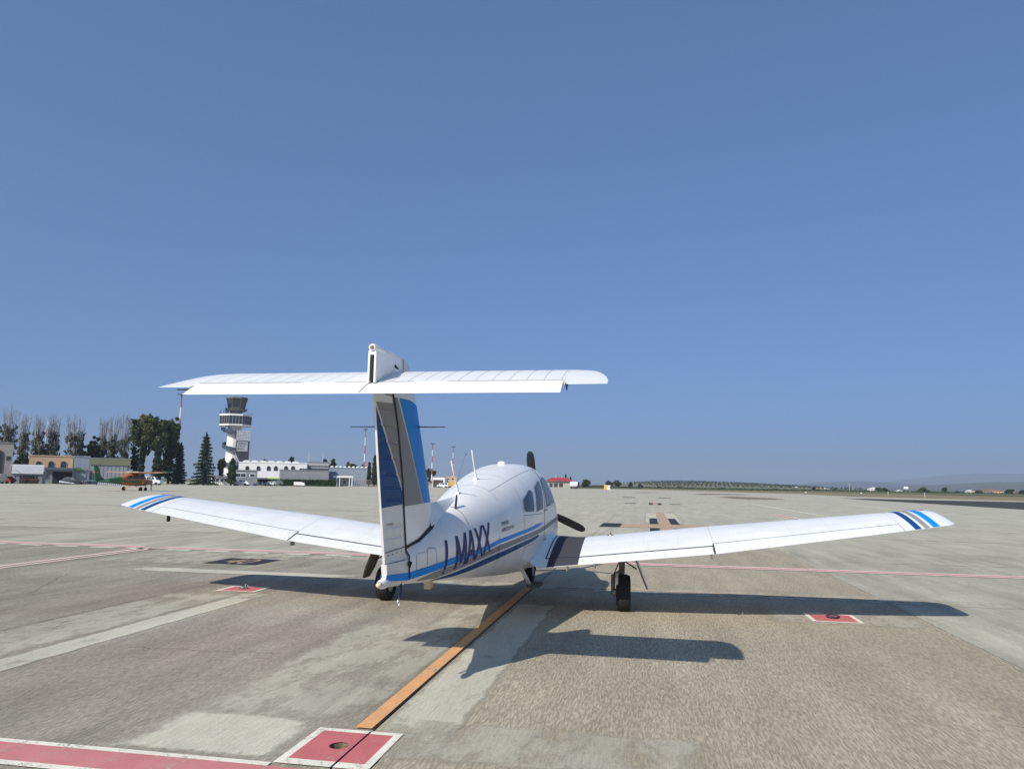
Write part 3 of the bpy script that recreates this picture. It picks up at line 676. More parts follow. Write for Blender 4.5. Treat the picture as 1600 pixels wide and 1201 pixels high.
# rudder with rolled beads
beads_z = [2.12, 2.0, 1.88, 1.76, 1.64, 1.54, 1.45, 1.25, 1.17]
zs = sorted(set([round(z, 4) for z in np.linspace(.985, 2.22, 26)]+[round(b+d, 4) for b in beads_z for d in (-.012, -.005, .005, .012)]))
rows = []
for z in zs:
    a, b = hinge_x(z)-.012, fte_x(z); X = [a+(b-a)*k/12 for k in range(13)]; r_ = []
    near = any(abs(z-bz) < .007 for bz in beads_z)
    for sgn, XX in ((-1, X), (1, X[::-1])):
        for x in XX:
            q = (x-a)/(b-a); e = .0055 if (near and .12 < q < .86) else 0
            r_.append((x, sgn*(fin_t(x, z)-e), z))
    rows.append(r_)
m_ = MB().grid(rows, True); n_ = len(rows[0]); t_ = len(m_.v); m_.f += [tuple(range(n_)), tuple(range(t_-n_, t_))]
rud = m_.build('rudder', DULLW, plane, .5)
# fat lower rudder fairing
def low_t(x, z):
    q = (hinge_x(z)-x)/(hinge_x(z)-fte_x(z)); zz = (z-.80)/.2
    return max(.008, (.066-.045*q)*(1-max(0, (.86-z)/.075)**2*.75))
rows = []
for z in np.linspace(.785, .98, 14):
    a, b = hinge_x(z)-.014, fte_x(z)-(.03 if z < .87 else 0); X = [a+(b-a)*k/12 for k in range(13)]
    X = [max(x, a-(a-b)*1.0) for x in X]
    rows.append([(x, -low_t(x, z), z+.03*((a-x)/(a-b))*(1-(z-.785)/.195)) for x in X]+[(x, low_t(x, z), z+.03*((a-x)/(a-b))*(1-(z-.785)/.195)) for x in X[::-1]])
m_ = MB().grid(rows, True); n_ = len(rows[0]); t_ = len(m_.v); m_.f += [tuple(range(n_)), tuple(range(t_-n_, t_))]
lowr = m_.build('rudder_fairing', DULLW, rud, .8)
for s in (-1, 1):
    bl = [(hinge_x(.85)-.02, .882), (-4.585, .905), (-4.585, .862), (hinge_x(.85)-.02, .822)]
    decal('blue_stripe', bl, lambda x, z, s=s: (x, s*(low_t(x, z)+.004), z), BLUE, rud, .04)
    rd = lambda x, z, s=s: (x, s*(fin_t(x, z)+.0035), z)
    rd2 = lambda x, z, s=s: (x, s*(fin_t(x, z)+.0025-(.0055 if (any(abs(z-b_) < .007 for b_ in beads_z) and .12 < (hinge_x(z)-.012-x)/(hinge_x(z)-.012-fte_x(z)) < .86) else 0)), z)
    # rudder: navy triangle behind, grey in front, white line between
    def cutpoly(pts): return pts
    nav = [(fte_x(2.12)+.006, 2.12), (hinge_x(1.51)-.02, 1.51), (hinge_x(1.42)-.02, 1.415), (fte_x(1.40)+.004, 1.395)]
    gry = [(fte_x(2.15)+.012, 2.155), (hinge_x(2.15)-.016, 2.175), (hinge_x(1.8)-.016, 1.8), (hinge_x(1.55)-.016, 1.555)]
    for pl, m, n_ in ((nav, NAVY, 'navy_panel'), (gry, GREYP, 'grey_panel')):
        bm = bmesh.new(); bm.faces.new([bm.verts.new((p[0], p[1], 0)) for p in pl])
        for k, cz in enumerate(zs):
            if min(p[1] for p in pl) < cz < max(p[1] for p in pl): bmesh.ops.bisect_plane(bm, geom=bm.verts[:]+bm.edges[:]+bm.faces[:], plane_co=(0, cz, 0), plane_no=(0, 1, 0))
        tmp = bpy.data.meshes.new('t'); bm.to_mesh(tmp); bm.free()
        o = decal(n_, tmp, rd2, m, rud, .035, None, 9)
        o.data.shade_smooth(); o.data.set_sharp_from_angle(angle=.5)
    fd = lambda x, z, s=s: (x, s*(fin_t(x, z)+.003), z)
    g1 = [(hinge_x(2.22)+.02, 2.225), (-4.50, 2.228), (-4.17, 1.80), (-3.842, 1.412), (hinge_x(1.40)+.02, 1.398), (hinge_x(1.6)+.02, 1.6), (hinge_x(2.0)+.02, 2.0)]
    g1 = [(hinge_x(2.22)+.02, 2.222), (-4.535, 2.225), (-3.855, 1.413), (hinge_x(1.40)+.02, 1.398), (hinge_x(1.6)+.02, 1.6), (hinge_x(2.0)+.02, 2.0)]
    b1 = [(-4.505, 2.226), (-4.26, 2.235), (fle_x(2.2)-.03, 2.205), (fle_x(1.8)-.025, 1.8), (fle_x(1.42)-.02, 1.42), (-3.83, 1.413)]
    decal('grey_panel', g1, fd, GREYP, fin, .05); decal('blue_panel', b1, fd, BLUE, fin, .04)
    seam('rudder_gap', [(hinge_x(z)-.004, z) for z in np.linspace(.83, 2.24, 40)], lambda x, z, s=s: (x, s*(max(fin_t(x, z), .066 if z < 1.02 else 0)+.004), z), .030, BLACK, fin)
    fr = dens([(-4.22, 1.075), (-3.95, 1.115), (-3.6, 1.21), (-3.50, 1.245)], .04)
    seam('fin_root_seal', fr, lambda x, z, s=s: (x, s*(max(fin_t(x, z), yside(x, z) if z < sec(x)[1] else 0)+.006), z), .026, BLACK, fin)
    seam('fin_edge_seam', [(fle_x(z)-.045, z) for z in np.linspace(1.24, 1.42, 8)], fd, .010, BLACK, fin)
    seam('rudder_joint', [(x, 1.085+(x+4.22)*.05) for x in np.linspace(-4.24, -4.59, 12)], rd, .008, SEAM, rud)
    for k in range(4): MB().lathe([(.006, -.001), (.005, .002)], 8, (-4.30-.08*k, s*(fin_t(-4.3-.08*k, 1.06)+.003), 1.055-.004*k), 'y').build('screw', BLACK, rud)
# small trim lettering on the rudder
me = fit_mesh(text_mesh('I-MAXX', .03), -4.60, -4.48, 1.262, 1.282, 0)
decal('placard', me, lambda x, z: (x, -fin_t(x, z)-.004, z), M('dark_grey_lettering', (.05, .05, .055), .4), rud, .1, None)
MB().tube([(-4.175, -.07, .955), (-4.23, -.085, .95), (-4.235, -.085, .925)], [.016, .014, .008], 8).build('rudder_horn', BLACK, plane, 3.2)
MB().lathe([(.012, -.10), (.034, -.05), (.038, 0), (.034, .05)], 14, (-4.58, 0, .845), 'x').build('tail_light_housing', WHITE, plane, .8)
MB().lathe([(.008, -.045), (.020, -.03), (.024, .0)], 12, (-4.655, 0, .845), 'x').build('tail_light', M('clear_lens_warm', (.7, .6, .42), .1, coat=1), plane, 3.2)
# dorsal fairing ahead of the fin
rows = []
for x in np.linspace(-3.62, -2.55, 20):
    top = float(np.interp(x, [-3.62, -3.45, -3.0, -2.55], [1.44, 1.405, 1.425, sec(-2.55)[1]-.004])); zb_ = sec(x)[1]-.05; w = float(np.interp(x, [-3.62, -3.45, -2.55], [.075, .075, .05]))
    top = max(top, sec(x)[1]-.006)
    rows.append([(x, -w*1.5, zb_-.02), (x, -w, zb_+.03), (x, -w*.55, (zb_+top)/2+.02), (x, -w*.18, top-.012), (x, 0, top), (x, w*.18, top-.012), (x, w*.55, (zb_+top)/2+.02), (x, w, zb_+.03), (x, w*1.5, zb_-.02)])
MB().grid(rows).build('dorsal_fairing', WHITE, fin, .9)
# fin cap above the tailplane, its shaded rear slot painted as a dark block
prof = [(-4.985, 2.30), (-4.985, 2.50), (-4.97, 2.535), (-4.90, 2.552), (-4.55, 2.566), (-4.32, 2.558), (-4.22, 2.53), (-4.15, 2.48), (-4.10, 2.42), (-4.06, 2.33)]
rows = []
def cap_t(x, z):
    t = .040*min(1, math.sqrt(max(0, (x-(-5.0))/.02+.6)))
    lead = -4.06-(z-2.33)*.45; t *= min(1, math.sqrt(max(0.02, (lead-x)/.22)))
    return t
for x in np.linspace(-4.985, -4.075, 40):
    zt_ = float(np.interp(x, [p[0] for p in prof[1:]], [p[1] for p in prof[1:]])); zb_ = 2.27; h = zt_-zb_
    T = .031*min(1., math.sqrt(max(.0, (-4.045-x)/.25)))*min(1, .8+.2*(x+4.985)/.1); r_ = []
    for k in range(17):
        a_ = math.pi*k/16; r_.append((x, -T*math.cos(a_)*1.0 if k in (0, 16) else -T*math.copysign(abs(math.cos(a_))**.45, math.cos(a_)), zb_+h*(math.sin(a_)**.35)))
    rows.append(r_)
cap = MB().grid(rows).build('fin_cap', WHITE, fin, 3.2)
MB().box(-4.992, -4.93, -.0125, .0125, 2.29, 2.478).build('cap_slot_shade', M('painted_recess_shade', (.02, .019, .014), .9), cap, bevel=.012)  # solid dark block painted as the shade inside the slot
for y_ in (-1, 1): MB().box(-4.990, -4.94, y_*.023-.0085, y_*.023+.0085, 2.28, 2.49).build('cap_rim', WHITE, cap, bevel=.006)
MB().box(-4.990, -4.94, -.030, .030, 2.478, 2.512).build('cap_rim', WHITE, cap, bevel=.008)
MB().lathe([(.024, 0), (.030, .03), (.031, .12), (.024, .30), (.010, .42)], 18, (-5.0, 0, 2.532), 'x').build('light_pod', WHITE, cap, .9)
MB().lathe([(.005, -.018), (.014, -.010), (.020, .004)], 14, (-4.998, 0, 2.532), 'x').build('strobe_lens', M('strobe_lens_brown', (.30, .25, .16), .1, coat=1), cap, 3.2)
MB().box(-4.40, -4.394, -.0335, -.026, 2.40, 2.54).build('cap_seam', SEAM, cap)
decal('cap_cutout_shade', [(-4.58, 2.415), (-4.60, 2.46), (-4.585, 2.475), (-4.47, 2.44), (-4.42, 2.425)], lambda x, z: (x, -.0335, z), M('painted_recess_shade', (.02, .019, .014), .9), cap, .05)  # flat dark patch painted as the shade of a cutout
# whisker aerial
MB().tube([(-4.40, .385, 2.012), (-4.15, .18, 2.03), (-3.98, 0, 2.045), (-4.15, -.18, 2.03), (-4.40, -.385, 2.012)], [.0035, .0045, .006, .0045, .0035], 6).build('whisker_aerial', BLACK, plane, 3.2)

# ---- stabilator and tab
SLE, SHG, STE = (-4.385, 2.435), (-4.955, 2.272), (-5.115, 2.188)
def stab_pt(y, u, k, off=0.):
    """u 0..1 leading edge to tab hinge"""
    ay = abs(y); cut = float(np.interp(ay, [1.38, 1.46, 1.54, 1.60, 1.64, 1.66], [0, .04, .16, .36, .62, .88]))
    u_ = cut+(1.10-cut)*u if ay > 1.37 else u
    t = .086*.73*(.2969*math.sqrt(max(u_, 0)*.78)-.126*u_*.78-.3516*(u_*.78)**2+.2843*(u_*.78)**3-.1036*(u_*.78)**4)*5
    if ay > 1.37: t *= math.sqrt(max(0, min(1, (1.105-u_)/.4)))*math.sqrt(max(.04, (1.665-ay)/.295)) if u > 0 else 0
    x = SLE[0]+(SHG[0]-SLE[0])*u_; z = SLE[1]+(SHG[1]-SLE[1])*u_
    return (x+k*(t+off)*.28*1.0, y, z+k*(t+off)*.96)
def stab_rows(ys, beads=()):
    rows = []; us = [.5-.5*math.cos(math.pi*k/18) for k in range(19)]
    yy = sorted(set([round(y, 4) for y in ys]+[round(b+d, 4) for b in beads for d in (-.010, -.004, .004, .010)]))
    for y in yy:
        near = any(abs(y-b) < .006 for b in beads)
        rows.append([stab_pt(y, u, 1, (-.007 if near and .1 < u < .93 else 0)) for u in us]+[stab_pt(y, u, -1) for u in us[::-1]])
    return rows
bd = [b*sg for b in np.arange(.13, 1.36, .122) for sg in (-1, 1)]
ysS = list(np.linspace(-1.365, 1.365, 30))
m_ = MB().grid(stab_rows(ysS, bd), True); n_ = 38; t_ = len(m_.v); m_.f += [tuple(range(n_)), tuple(range(t_-n_, t_))]
stab = m_.build('stabilator', WHITE, plane, .45)
for sg in (-1, 1):
    m_ = MB().grid(stab_rows([sg*v for v in (1.367, 1.40, 1.44, 1.48, 1.52, 1.55, 1.58, 1.605, 1.625, 1.64, 1.652, 1.66)]), True); n_ = 38; t_ = len(m_.v); m_.f += [tuple(range(n_)), tuple(range(t_-n_, t_))]
    m_.build('stabilator_tip', WHITE, stab, .8)
    MB().tube([(-4.97, sg*1.385, 2.26), (-5.02, sg*1.39, 2.235), (-5.09, sg*1.40, 2.205) if sg < 0 else (-5.06, sg*1.47, 2.23)], [.012, .007, .004], 6).build('tab_linkage', BLACK, stab)
def tab_pt(y, u, k):
    t = .017*(1-u)+.0015; x = SHG[0]+(STE[0]-SHG[0])*u-.004; z = SHG[1]+(STE[1]-SHG[1])*u
    return (x+k*t*.4, y, z+k*t*.9)
ysT = list(np.linspace(-1.36, 1.38, 24))
rows = [[tab_pt(y, u, 1) for u in np.linspace(0, 1, 8)]+[tab_pt(y, u, -1) for u in np.linspace(1, 0, 8)] for y in ysT]
m_ = MB().grid(rows, True); t_ = len(m_.v); m_.f += [tuple(range(16)), tuple(range(t_-16, t_))]
tab = m_.build('trim_tab', WHITE, stab, .5)
for a_, b_ in ((-1.36, -.55), (-.3, .28), (.55, 1.36)):
    MB().grid([[(SHG[0]+.006+k*.0, y, SHG[1]+.0225-.0) for y in np.linspace(a_, b_, 12)] if k == 0 else [(SHG[0]-.006, y, SHG[1]+.0195) for y in np.linspace(a_, b_, 12)] for k in (0, 1)]).build('tab_hinge_gap', BLACK, stab)
MB().grid([[tab_pt(.012+.0*u, u, 1) for u in np.linspace(0, 1, 6)], [tab_pt(.018, u, 1) for u in np.linspace(0, 1, 6)]])
MB().grid([[tuple(Vector(tab_pt(.02+.02*u, u, 1))+Vector((-.001, 0, .002))) for u in np.linspace(0, 1, 6)], [tuple(Vector(tab_pt(.026+.02*u, u, 1))+Vector((-.001, 0, .002))) for u in np.linspace(0, 1, 6)]]).build('tab_joint', SEAM, stab)

# ---- landing gear
def wheel(parent, x, y, r, w, name='wheel'):
    t = MB(); pr = []
    for k in range(15):
        a_ = math.pi*k/14; pr.append((r-.052*(1-math.sin(a_)**.55)-(.007 if k in (4, 7, 10) else 0), -w/2*math.cos(a_)))
    pr = [(r*.52, -w*.40)]+pr+[(r*.52, w*.40)]
    wh = t.lathe(pr, 40, (x, y, r-.006), 'y').build('tyre', TYRE, parent, .5)
    h = MB().lathe([(r*.20, -w*.46), (r*.50, -w*.40), (r*.54, -w*.36), (r*.54, w*.36), (r*.50, w*.40), (r*.20, w*.46)], 24, (x, y, r-.006), 'y').build('rim', M('wheel_rim_white', (.5, .5, .48), .5, n=(20, .3)), wh, .6)
    return wh
for s in (-1, 1):
    g = link(bpy.data.objects.new('main_gear', None), plane); y = s*1.60; r = .232
    wheel(g, -.02, y, r, .178)
    i_ = -s                                                  # fork on the inboard side
    MB().tube([(.0, y+i_*.02, .46), (.0, y+i_*.015, .84)], [.036, .045], 14).build('oleo_strut', GEARP, g, .7)
    MB().tube([(.0, y+i_*.02, .40), (.0, y+i_*.02, .56)], .026, 14).build('oleo_piston', BRIGHT, g, .7)
    MB().tube([(-.01, y+i_*.02, .485), (-.015, y+i_*.13, .43), (-.02, y+i_*.135, .20)], [.036, .033, .026], 10).build('fork', GEARP, g, 3.2)
    MB().lathe([(.05, -.02), (.05, .02)], 14, (-.02, y+i_*.115, .226), 'y').build('brake_disc', STEEL, g, .6)
    MB().tube([(-.06, y+i_*.02, .52), (-.14, y+i_*.03, .60), (-.06, y+i_*.02, .70)], [.018, .022, .018], 8).build('scissor_link', GEARP, g, 3.2)
    MB().box(-.09, .09, y-.09, y+.07, .66, .80).build('trunnion', GEARP, g, bevel=.02)
    MB().tube([(-.06, y+i_*.05, .62), (-.03, y+i_*.13, .43), (-.02, y+i_*.15, .27)], .007, 6).build('brake_hose', BLACK, g, 3.2)
    MB().tube([(.02, y-s*.02, .64), (.02, y+s*.17, .52)], .009, 8).build('door_link', BLACK, g)
    # fender-like white strap over the tyre
    MB().grid([[(-.02-.245*math.cos(q), y+i_*.092, .232+.245*math.sin(q)) for q in np.linspace(.5, 1.5, 9)], [(-.02-.245*math.cos(q), y+i_*.06, .232+.247*math.sin(q)) for q in np.linspace(.5, 1.5, 9)]]).build('mud_scraper', WHITE, g, 3.2)
    d0 = (y+s*.13, .73); d1 = (y+s*.30, .285)
    dm = MB()
    pts = [(-.16, 0), (.20, 0), (.20, .72), (.13, 1), (-.10, 1), (-.16, .7)]
    n_ = Vector((0, d1[1]-d0[1], -(d1[0]-d0[0]))).normalized()*.008
    A_ = [Vector((px_, d0[0]+(d1[0]-d0[0])*q, d0[1]+(d1[1]-d0[1])*q)) for px_, q in pts]
    dm.add([p-n_ for p in A_]+[p+n_ for p in A_], [tuple(range(6)), tuple(range(11, 5, -1))]+[(k, k+6, (k+1) % 6+6, (k+1) % 6) for k in range(6)])
    dm.build('gear_door', DOORIN if s > 0 else GEARP, g)
    dm2 = MB(); A2 = [p+Vector((0, s*.011, .004)) for p in A_]; dm2.add(A2, [tuple(range(6))]); dm2.build('door_skin', WHITE, g)
g = link(bpy.data.objects.new('nose_gear', None), plane)
wheel(g, 2.38, 0, .205, .15)
MB().tube([(2.36, 0, .42), (2.34, 0, .70)], [.03, .04], 12).build('oleo_strut', GEARP, g, .7)
for y_ in (-1, 1): MB().tube([(2.36, 0, .44), (2.37, y_*.095, .40), (2.38, y_*.095, .2)], .018, 8).build('fork', GEARP, g, 3.2)
for y_ in (-1, 1): MB().box(2.1, 2.6, y_*.17-.006, y_*.17+.006, .36, .60).build('gear_door', WHITE, g)
MB().tube([(2.9, .05, .62), (2.95, .06, .50)], [.03, .03], 10).build('exhaust_pipe', STEEL, plane, .7)

# ---- propeller
prop = link(bpy.data.objects.new('propeller', None), plane); prop.location = (3.09, .03, 1.205)
MB().lathe([(.17, -.10), (.165, 0), (.14, .12), (.09, .22), (.035, .28), (.004, .295)], 28, (0, 0, 0), 'x').build('spinner', WHITE, prop, 3.2)
for k in range(3):
    ang = math.radians(84)+k*2*math.pi/3                      # first blade almost upright
    rows = []
    for q in np.linspace(0, 1, 18):
        r = .12+.84*q; ch = float(np.interp(q, [0, .15, .5, .85, .95, 1], [.045, .065, .082, .074, .06, .025])); tw = math.radians(float(np.interp(q, [0, 1], [50, 20])))
        th = ch*.16*(1-q*.5); r_ = []
        for j in range(12):
            a_ = 2*math.pi*j/12; c_, t_ = math.cos(a_)*ch, math.sin(a_)*th*.6
            lx, ly = c_*math.sin(tw)+t_*math.cos(tw), c_*math.cos(tw)-t_*math.sin(tw)
            r_.append((lx, r*math.cos(ang)+ly*math.sin(ang)*-1, r*math.sin(ang)+ly*math.cos(ang)))
        rows.append(r_)
    m_ = MB().grid(rows, True); t_ = len(m_.v); m_.f += [tuple(range(12)), tuple(range(t_-12, t_))]
    m_.build('blade', PROPB, prop, .8)
# ------------------------------------------------------------------ background: buildings, tower, masts, vehicles, trees
C_ = {}
def mat(name, c, r=.8, **k): return M(name, c, r, **k)
CREAM = mat('ochre_render', (.60, .41, .25), n=(.6, .12)); GREYB = mat('grey_beige_render', (.33, .30, .28), n=(.5, .12))
WHITEB = mat('white_render', (.78, .77, .74), n=(.4, .08)); GREYW = mat('grey_render', (.24, .25, .27), n=(.5, .12)); BLUEG = mat('blue_grey_metal_sheet', (.26, .30, .36), .5, n=(.8, .1))
OLIVE = mat('olive_green_cladding', (.17, .18, .095), .7, n=(.6, .12)); PANEL = mat('grey_steel_panels', (.27, .29, .31), .5, n=(1, .12)); DARK = mat('dark_parts_and_shade', (.02, .021, .024), .9, n=(1, .3))  # last one: dark parts, and shade painted over openings
WINB = mat('far_window_glass', (.025, .032, .045), .12, spec=.8); FRAMEB = mat('window_frame_brown', (.13, .10, .07), .6); SURR = mat('window_surround', (.40, .29, .18), .8)
ROOFG = mat('grey_roofing', (.22, .22, .22), .8, n=(.8, .15)); RIB = mat('white_metal', (.72, .73, .74), .45); DRED = mat('dark_red_metal', (.10, .02, .022), .5, n=(2, .2))
RAIL = mat('blue_grey_steel', (.085, .105, .145), .55, n=(2, .15)); STAIR = mat('dark_blue_stair_steel', (.04, .055, .085), .55, n=(2, .15)); CABD = mat('dark_cab_metal', (.10, .10, .10), .6, n=(1, .2)); MASTW = mat('mast_white', (.66, .65, .62), .5); MASTR = mat('mast_red', (.34, .10, .06), .55)

class Site:
    """local frame of a far thing: x to the right, y away from the camera, z up; photo positions at depth D give its sizes"""
    def __init__(s, name, label, cat, px, D, group=None):
        s.D = D; s.o = at(px, 600, D); s.x0 = s.o.x; ph = math.atan2(s.x0, D); s.n = (math.sin(ph), math.cos(ph)); s.e = (math.cos(ph), -math.sin(ph))
        s.t = thing(name, label, cat, (s.x0, D, 0), -ph, group)
    def hit(s, px, py):
        d = _f+_r*((px-800)/FPX)-_u*((py-600.5)/FPX); t = (s.x0*s.n[0]+s.D*s.n[1])/(d.x*s.n[0]+d.y*s.n[1])
        return ((d.x*t-s.x0)*s.e[0]+(d.y*t-s.D)*s.e[1], CAMH+d.z*t)
    def x(s, px, py=745): return s.hit(px, py)[0]
    def z(s, px, py): return max(s.hit(px, py)[1], 0)
def arch(x0, x1, z0, z1, n=8):
    r = (x1-x0)/2; c = (x0+x1)/2; zc = max(z1-r, z0+.1)
    return [(x0, z0), (x1, z0)]+[(c+r*math.cos(math.pi*k/n), zc+(z1-zc)*math.sin(math.pi*k/n)) for k in range(n+1)]
def window(S_, px0, px1, pyt, pyb, arched=False, frame=FRAMEB, pane=WINB, face=0.):
    x0, x1 = S_.x(px0, pyt), S_.x(px1, pyt); z0, z1 = S_.z((px0+px1)/2, pyb), S_.z((px0+px1)/2, pyt)
    w = min(.16, (x1-x0)*.14)
    if arched: f = MB().prism(arch(x0-w, x1+w, z0-w*.5, z1+w), face-.10, face+.05).build('window', frame, S_.t); MB().prism(arch(x0, x1, z0, z1), face-.13, face-.09).build('pane', pane, f)
    else:
        f = MB().box(x0-w, x1+w, face-.08, face+.05, z0-w, z1+w).build('window', frame, S_.t); MB().box(x0, x1, face-.11, face-.07, z0, z1).build('pane', pane, f)
    if x1-x0 > 1.2: MB().box((x0+x1)/2-.05, (x0+x1)/2+.05, face-.15, face-.105, z0, z1-(0 if not arched else (x1-x0)*.1)).build('mullion', frame, f)
    return f
def house(name, label, px0, px1, pyt, D, depth, wall, roof=ROOFG, wins=(), group=None, cat='building', parapet=.25, frame=FRAMEB, pane=WINB, base=-.05):
    s = Site(name, label, cat, (px0+px1)/2, D, group)
    x0, x1, z1 = s.x(px0, pyt), s.x(px1, pyt), s.z((px0+px1)/2, pyt)
    MB().box(x0, x1, 0, depth, base, z1).build('wall', wall, s.t)
    MB().box(x0-parapet*.4, x1+parapet*.4, -parapet*.4, depth+parapet*.4, z1+.002, z1+parapet).build('roof', roof, s.t)
    for w in wins: window(s, *w, frame=frame, pane=pane)
    s.z1 = z1; s.xa, s.xb = x0, x1
    return s
# left row
h = house('stone_building', 'tall grey-beige building with an arched window at the end of the hangar row', -60, 22, 691.5, 152, 14, GREYB, wins=[(-8, 5.5, 704, 742, True), (10.5, 15.8, 713, 718)])
h = house('storage_shed', 'low white-fronted shed beside the grey-beige building', 19, 69, 727.5, 156, 8, GREYW, roof=RIB)
MB().box(h.xa+.02, h.xb-.02, -.30, -.02, h.z(45, 740), h.z1-.02).build('white_fascia', RIB, h.t); MB().box(h.xa+1.5, h.xb-1, -.06, .02, -.05, h.z(45, 743)).build('opening_shade_panel', DARK, h.t)  # dark panel on the wall stands in for the shed's shaded inside
for px in (24, 55, 66): MB().box(h.x(px)-.07, h.x(px)+.07, -2.4, -2.26, -.05, h.z(px, 740)).build('post', RAIL, h.t)
h = house('arched_building', 'ochre flat-roofed building with three arched windows', 46, 115, 713.0, 172, 10, CREAM, roof=CREAM, wins=[(56.5, 65, 720.5, 730, True), (76, 84.5, 720.5, 730, True), (95.5, 104, 720.5, 730, True)], frame=SURR)
h = house('open_garage', 'grey open-fronted garage with a dark canopy below the ochre building', 70, 140, 734.5, 160, 6, GREYW)
MB().box(h.x(69), h.x(114), -3.0, -.02, h.z(90, 734.2), h.z(90, 730.5)).build('canopy', RAIL, h.t)
MB().box(h.x(82), h.x(114), -.08, .02, -.05, h.z(90, 737)).build('opening_shade_panel', DARK, h.t); MB().box(h.x(119), h.x(134), -.08, .02, -.05, h.z(120, 737.5)).build('roller_door', PANEL, h.t)  # garage interior shade is a dark panel on the wall
MB().box(h.x(88), h.x(91), -.12, -.085, -.05, h.z(90, 739)).build('door', DARK, h.t)
for px in (70.5, 113, 135): MB().box(h.x(px)-.08, h.x(px)+.08, -3, -2.84, -.05, h.z(px, 733)).build('post', RAIL, h.t)
MB().box(h.x(114.5), h.x(126), -.5, -.1, h.z(120, 734), h.z(120, 730.5)).build('green_sign', mat('green_sign', (.07, .16, .03), .6), h.t)
house('sheet_metal_block', 'blue-grey sheet metal block between the ochre building and the green hangar', 116, 141, 713.8, 168, 12, BLUEG, roof=BLUEG)
h = house('hangar', 'hangar with olive green fascia and grey sliding door panels', 141.2, 205, 717.2, 166, 18, GREYW, roof=ROOFG)
MB().box(h.xa+.1, h.xb-.1, -.35, -.01, h.z(170, 726.5), h.z1-.03).build('fascia', OLIVE, h.t)
for k in range(9):
    a = h.xa+.5+(h.xb-h.xa-1)*k/9; b = a+(h.xb-h.xa-1)/9-.12
    MB().box(a, b, -.14-.05*(k % 2), -.01, 0, h.z(170, 726.7)).build('door_panel', PANEL, h.t)
# control tower
T = Site('control_tower', 'white airport control tower with dark glass cab, spiral stair and advertising banner', 'tower', 366, 240)
cx = T.x(365, 700)
def ngon(r, n=8, c=(0, 0), rot=.39): return [(c[0]+r*math.cos(rot+2*math.pi*k/n), c[1]+r*math.sin(rot+2*math.pi*k/n)) for k in range(n)]
def frust(r0, r1, z0, z1, c, n=8, rot=.39):
    m_ = MB(); a, b = ngon(r0, n, c, rot), ngon(r1, n, c, rot)
    return m_.add([(p[0], p[1], z0) for p in a]+[(p[0], p[1], z1) for p in b], [tuple(range(n))[::-1], tuple(range(n, 2*n))]+[(k, (k+1) % n, (k+1) % n+n, k+n) for k in range(n)])
zt = lambda py: T.z(366, py)
c0 = (cx, 3.0)
frust(2.6, 2.15, 0, zt(665.5), c0, 12).build('shaft', WHITEB, T.t, .5)
c1 = (T.x(368.5, 655), 3.0); R1 = (T.x(395, 655)-T.x(342, 655))/2*1.05
frust(R1*.98, R1, zt(665), zt(662.5), c1).build('lower_rim', WHITEB, T.t); frust(R1*.97, R1*.97, zt(662.4), zt(649.6), c1).build('glazed_room', WINB, T.t); frust(R1, R1, zt(649.5), zt(646.8), c1).build('upper_rim', WHITEB, T.t)
for k in range(32):
    a = .39+2*math.pi*k/32; f = math.cos(math.pi/8)/math.cos((k % 4-2)*math.pi/16 if k % 4 else math.pi/8)
    f = math.cos(math.pi/8)/math.cos(((a-.39) % (math.pi/4))-math.pi/8); rr_ = R1*.975*f
    MB().box(c1[0]+rr_*math.cos(a)-.06, c1[0]+rr_*math.cos(a)+.06, c1[1]+rr_*math.sin(a)-.06, c1[1]+rr_*math.sin(a)+.06, zt(662), zt(650)).build('mullion', GREYB, T.t)
frust(1.9, 1.9, zt(646.7), zt(640), c1, 12).build('neck', CABD, T.t)
R2 = (T.x(388, 638)-T.x(349.5, 638))/2
frust(R2*.85, R2, zt(641), zt(637.6), c1).build('gallery', CABD, T.t)
R3 = (T.x(387, 620)-T.x(351, 620))/2
frust(R3*.78, R3*.98, zt(636.5), zt(622), c1).build('cab_glass', WINB, T.t); frust(R3*1.05, R3*1.0, zt(622), zt(619.5), c1).build('cab_roof', CABD, T.t)
frust(R3*.80, R3*.80, zt(638), zt(635.5), c1).build('cab_sill', CABD, T.t)
for k in range(8):
    a = .39+2*math.pi*k/8; MB().tube([(c1[0]+R3*.79*math.cos(a), c1[1]+R3*.79*math.sin(a), zt(636.5)), (c1[0]+R3*.99*math.cos(a), c1[1]+R3*.99*math.sin(a), zt(622))], .09, 6).build('cab_post', CABD, T.t)
for k, px in enumerate((359.5, 363, 366, 370, 374, 377)): MB().tube([(T.x(px, 618), c1[1]-1+k*.4, zt(619.6)), (T.x(px, 618), c1[1]-1+k*.4, zt(615-(k % 3)*1.2))], .05, 6).build('roof_antenna', MASTW, T.t)
for k in range(16):
    a = 2*math.pi*k/16; MB().tube([(c1[0]+R1*.93*math.cos(a), c1[1]+R1*.93*math.sin(a), zt(647)), (c1[0]+R1*.93*math.cos(a), c1[1]+R1*.93*math.sin(a), zt(643.6))], .03, 5).build('roof_rail_post', RAIL, T.t)
MB().tube([(c1[0]+R1*.93*math.cos(a), c1[1]+R1*.93*math.sin(a), zt(644)) for a in np.linspace(0, 6.2832, 33)], .03, 5).build('roof_rail', RAIL, T.t)
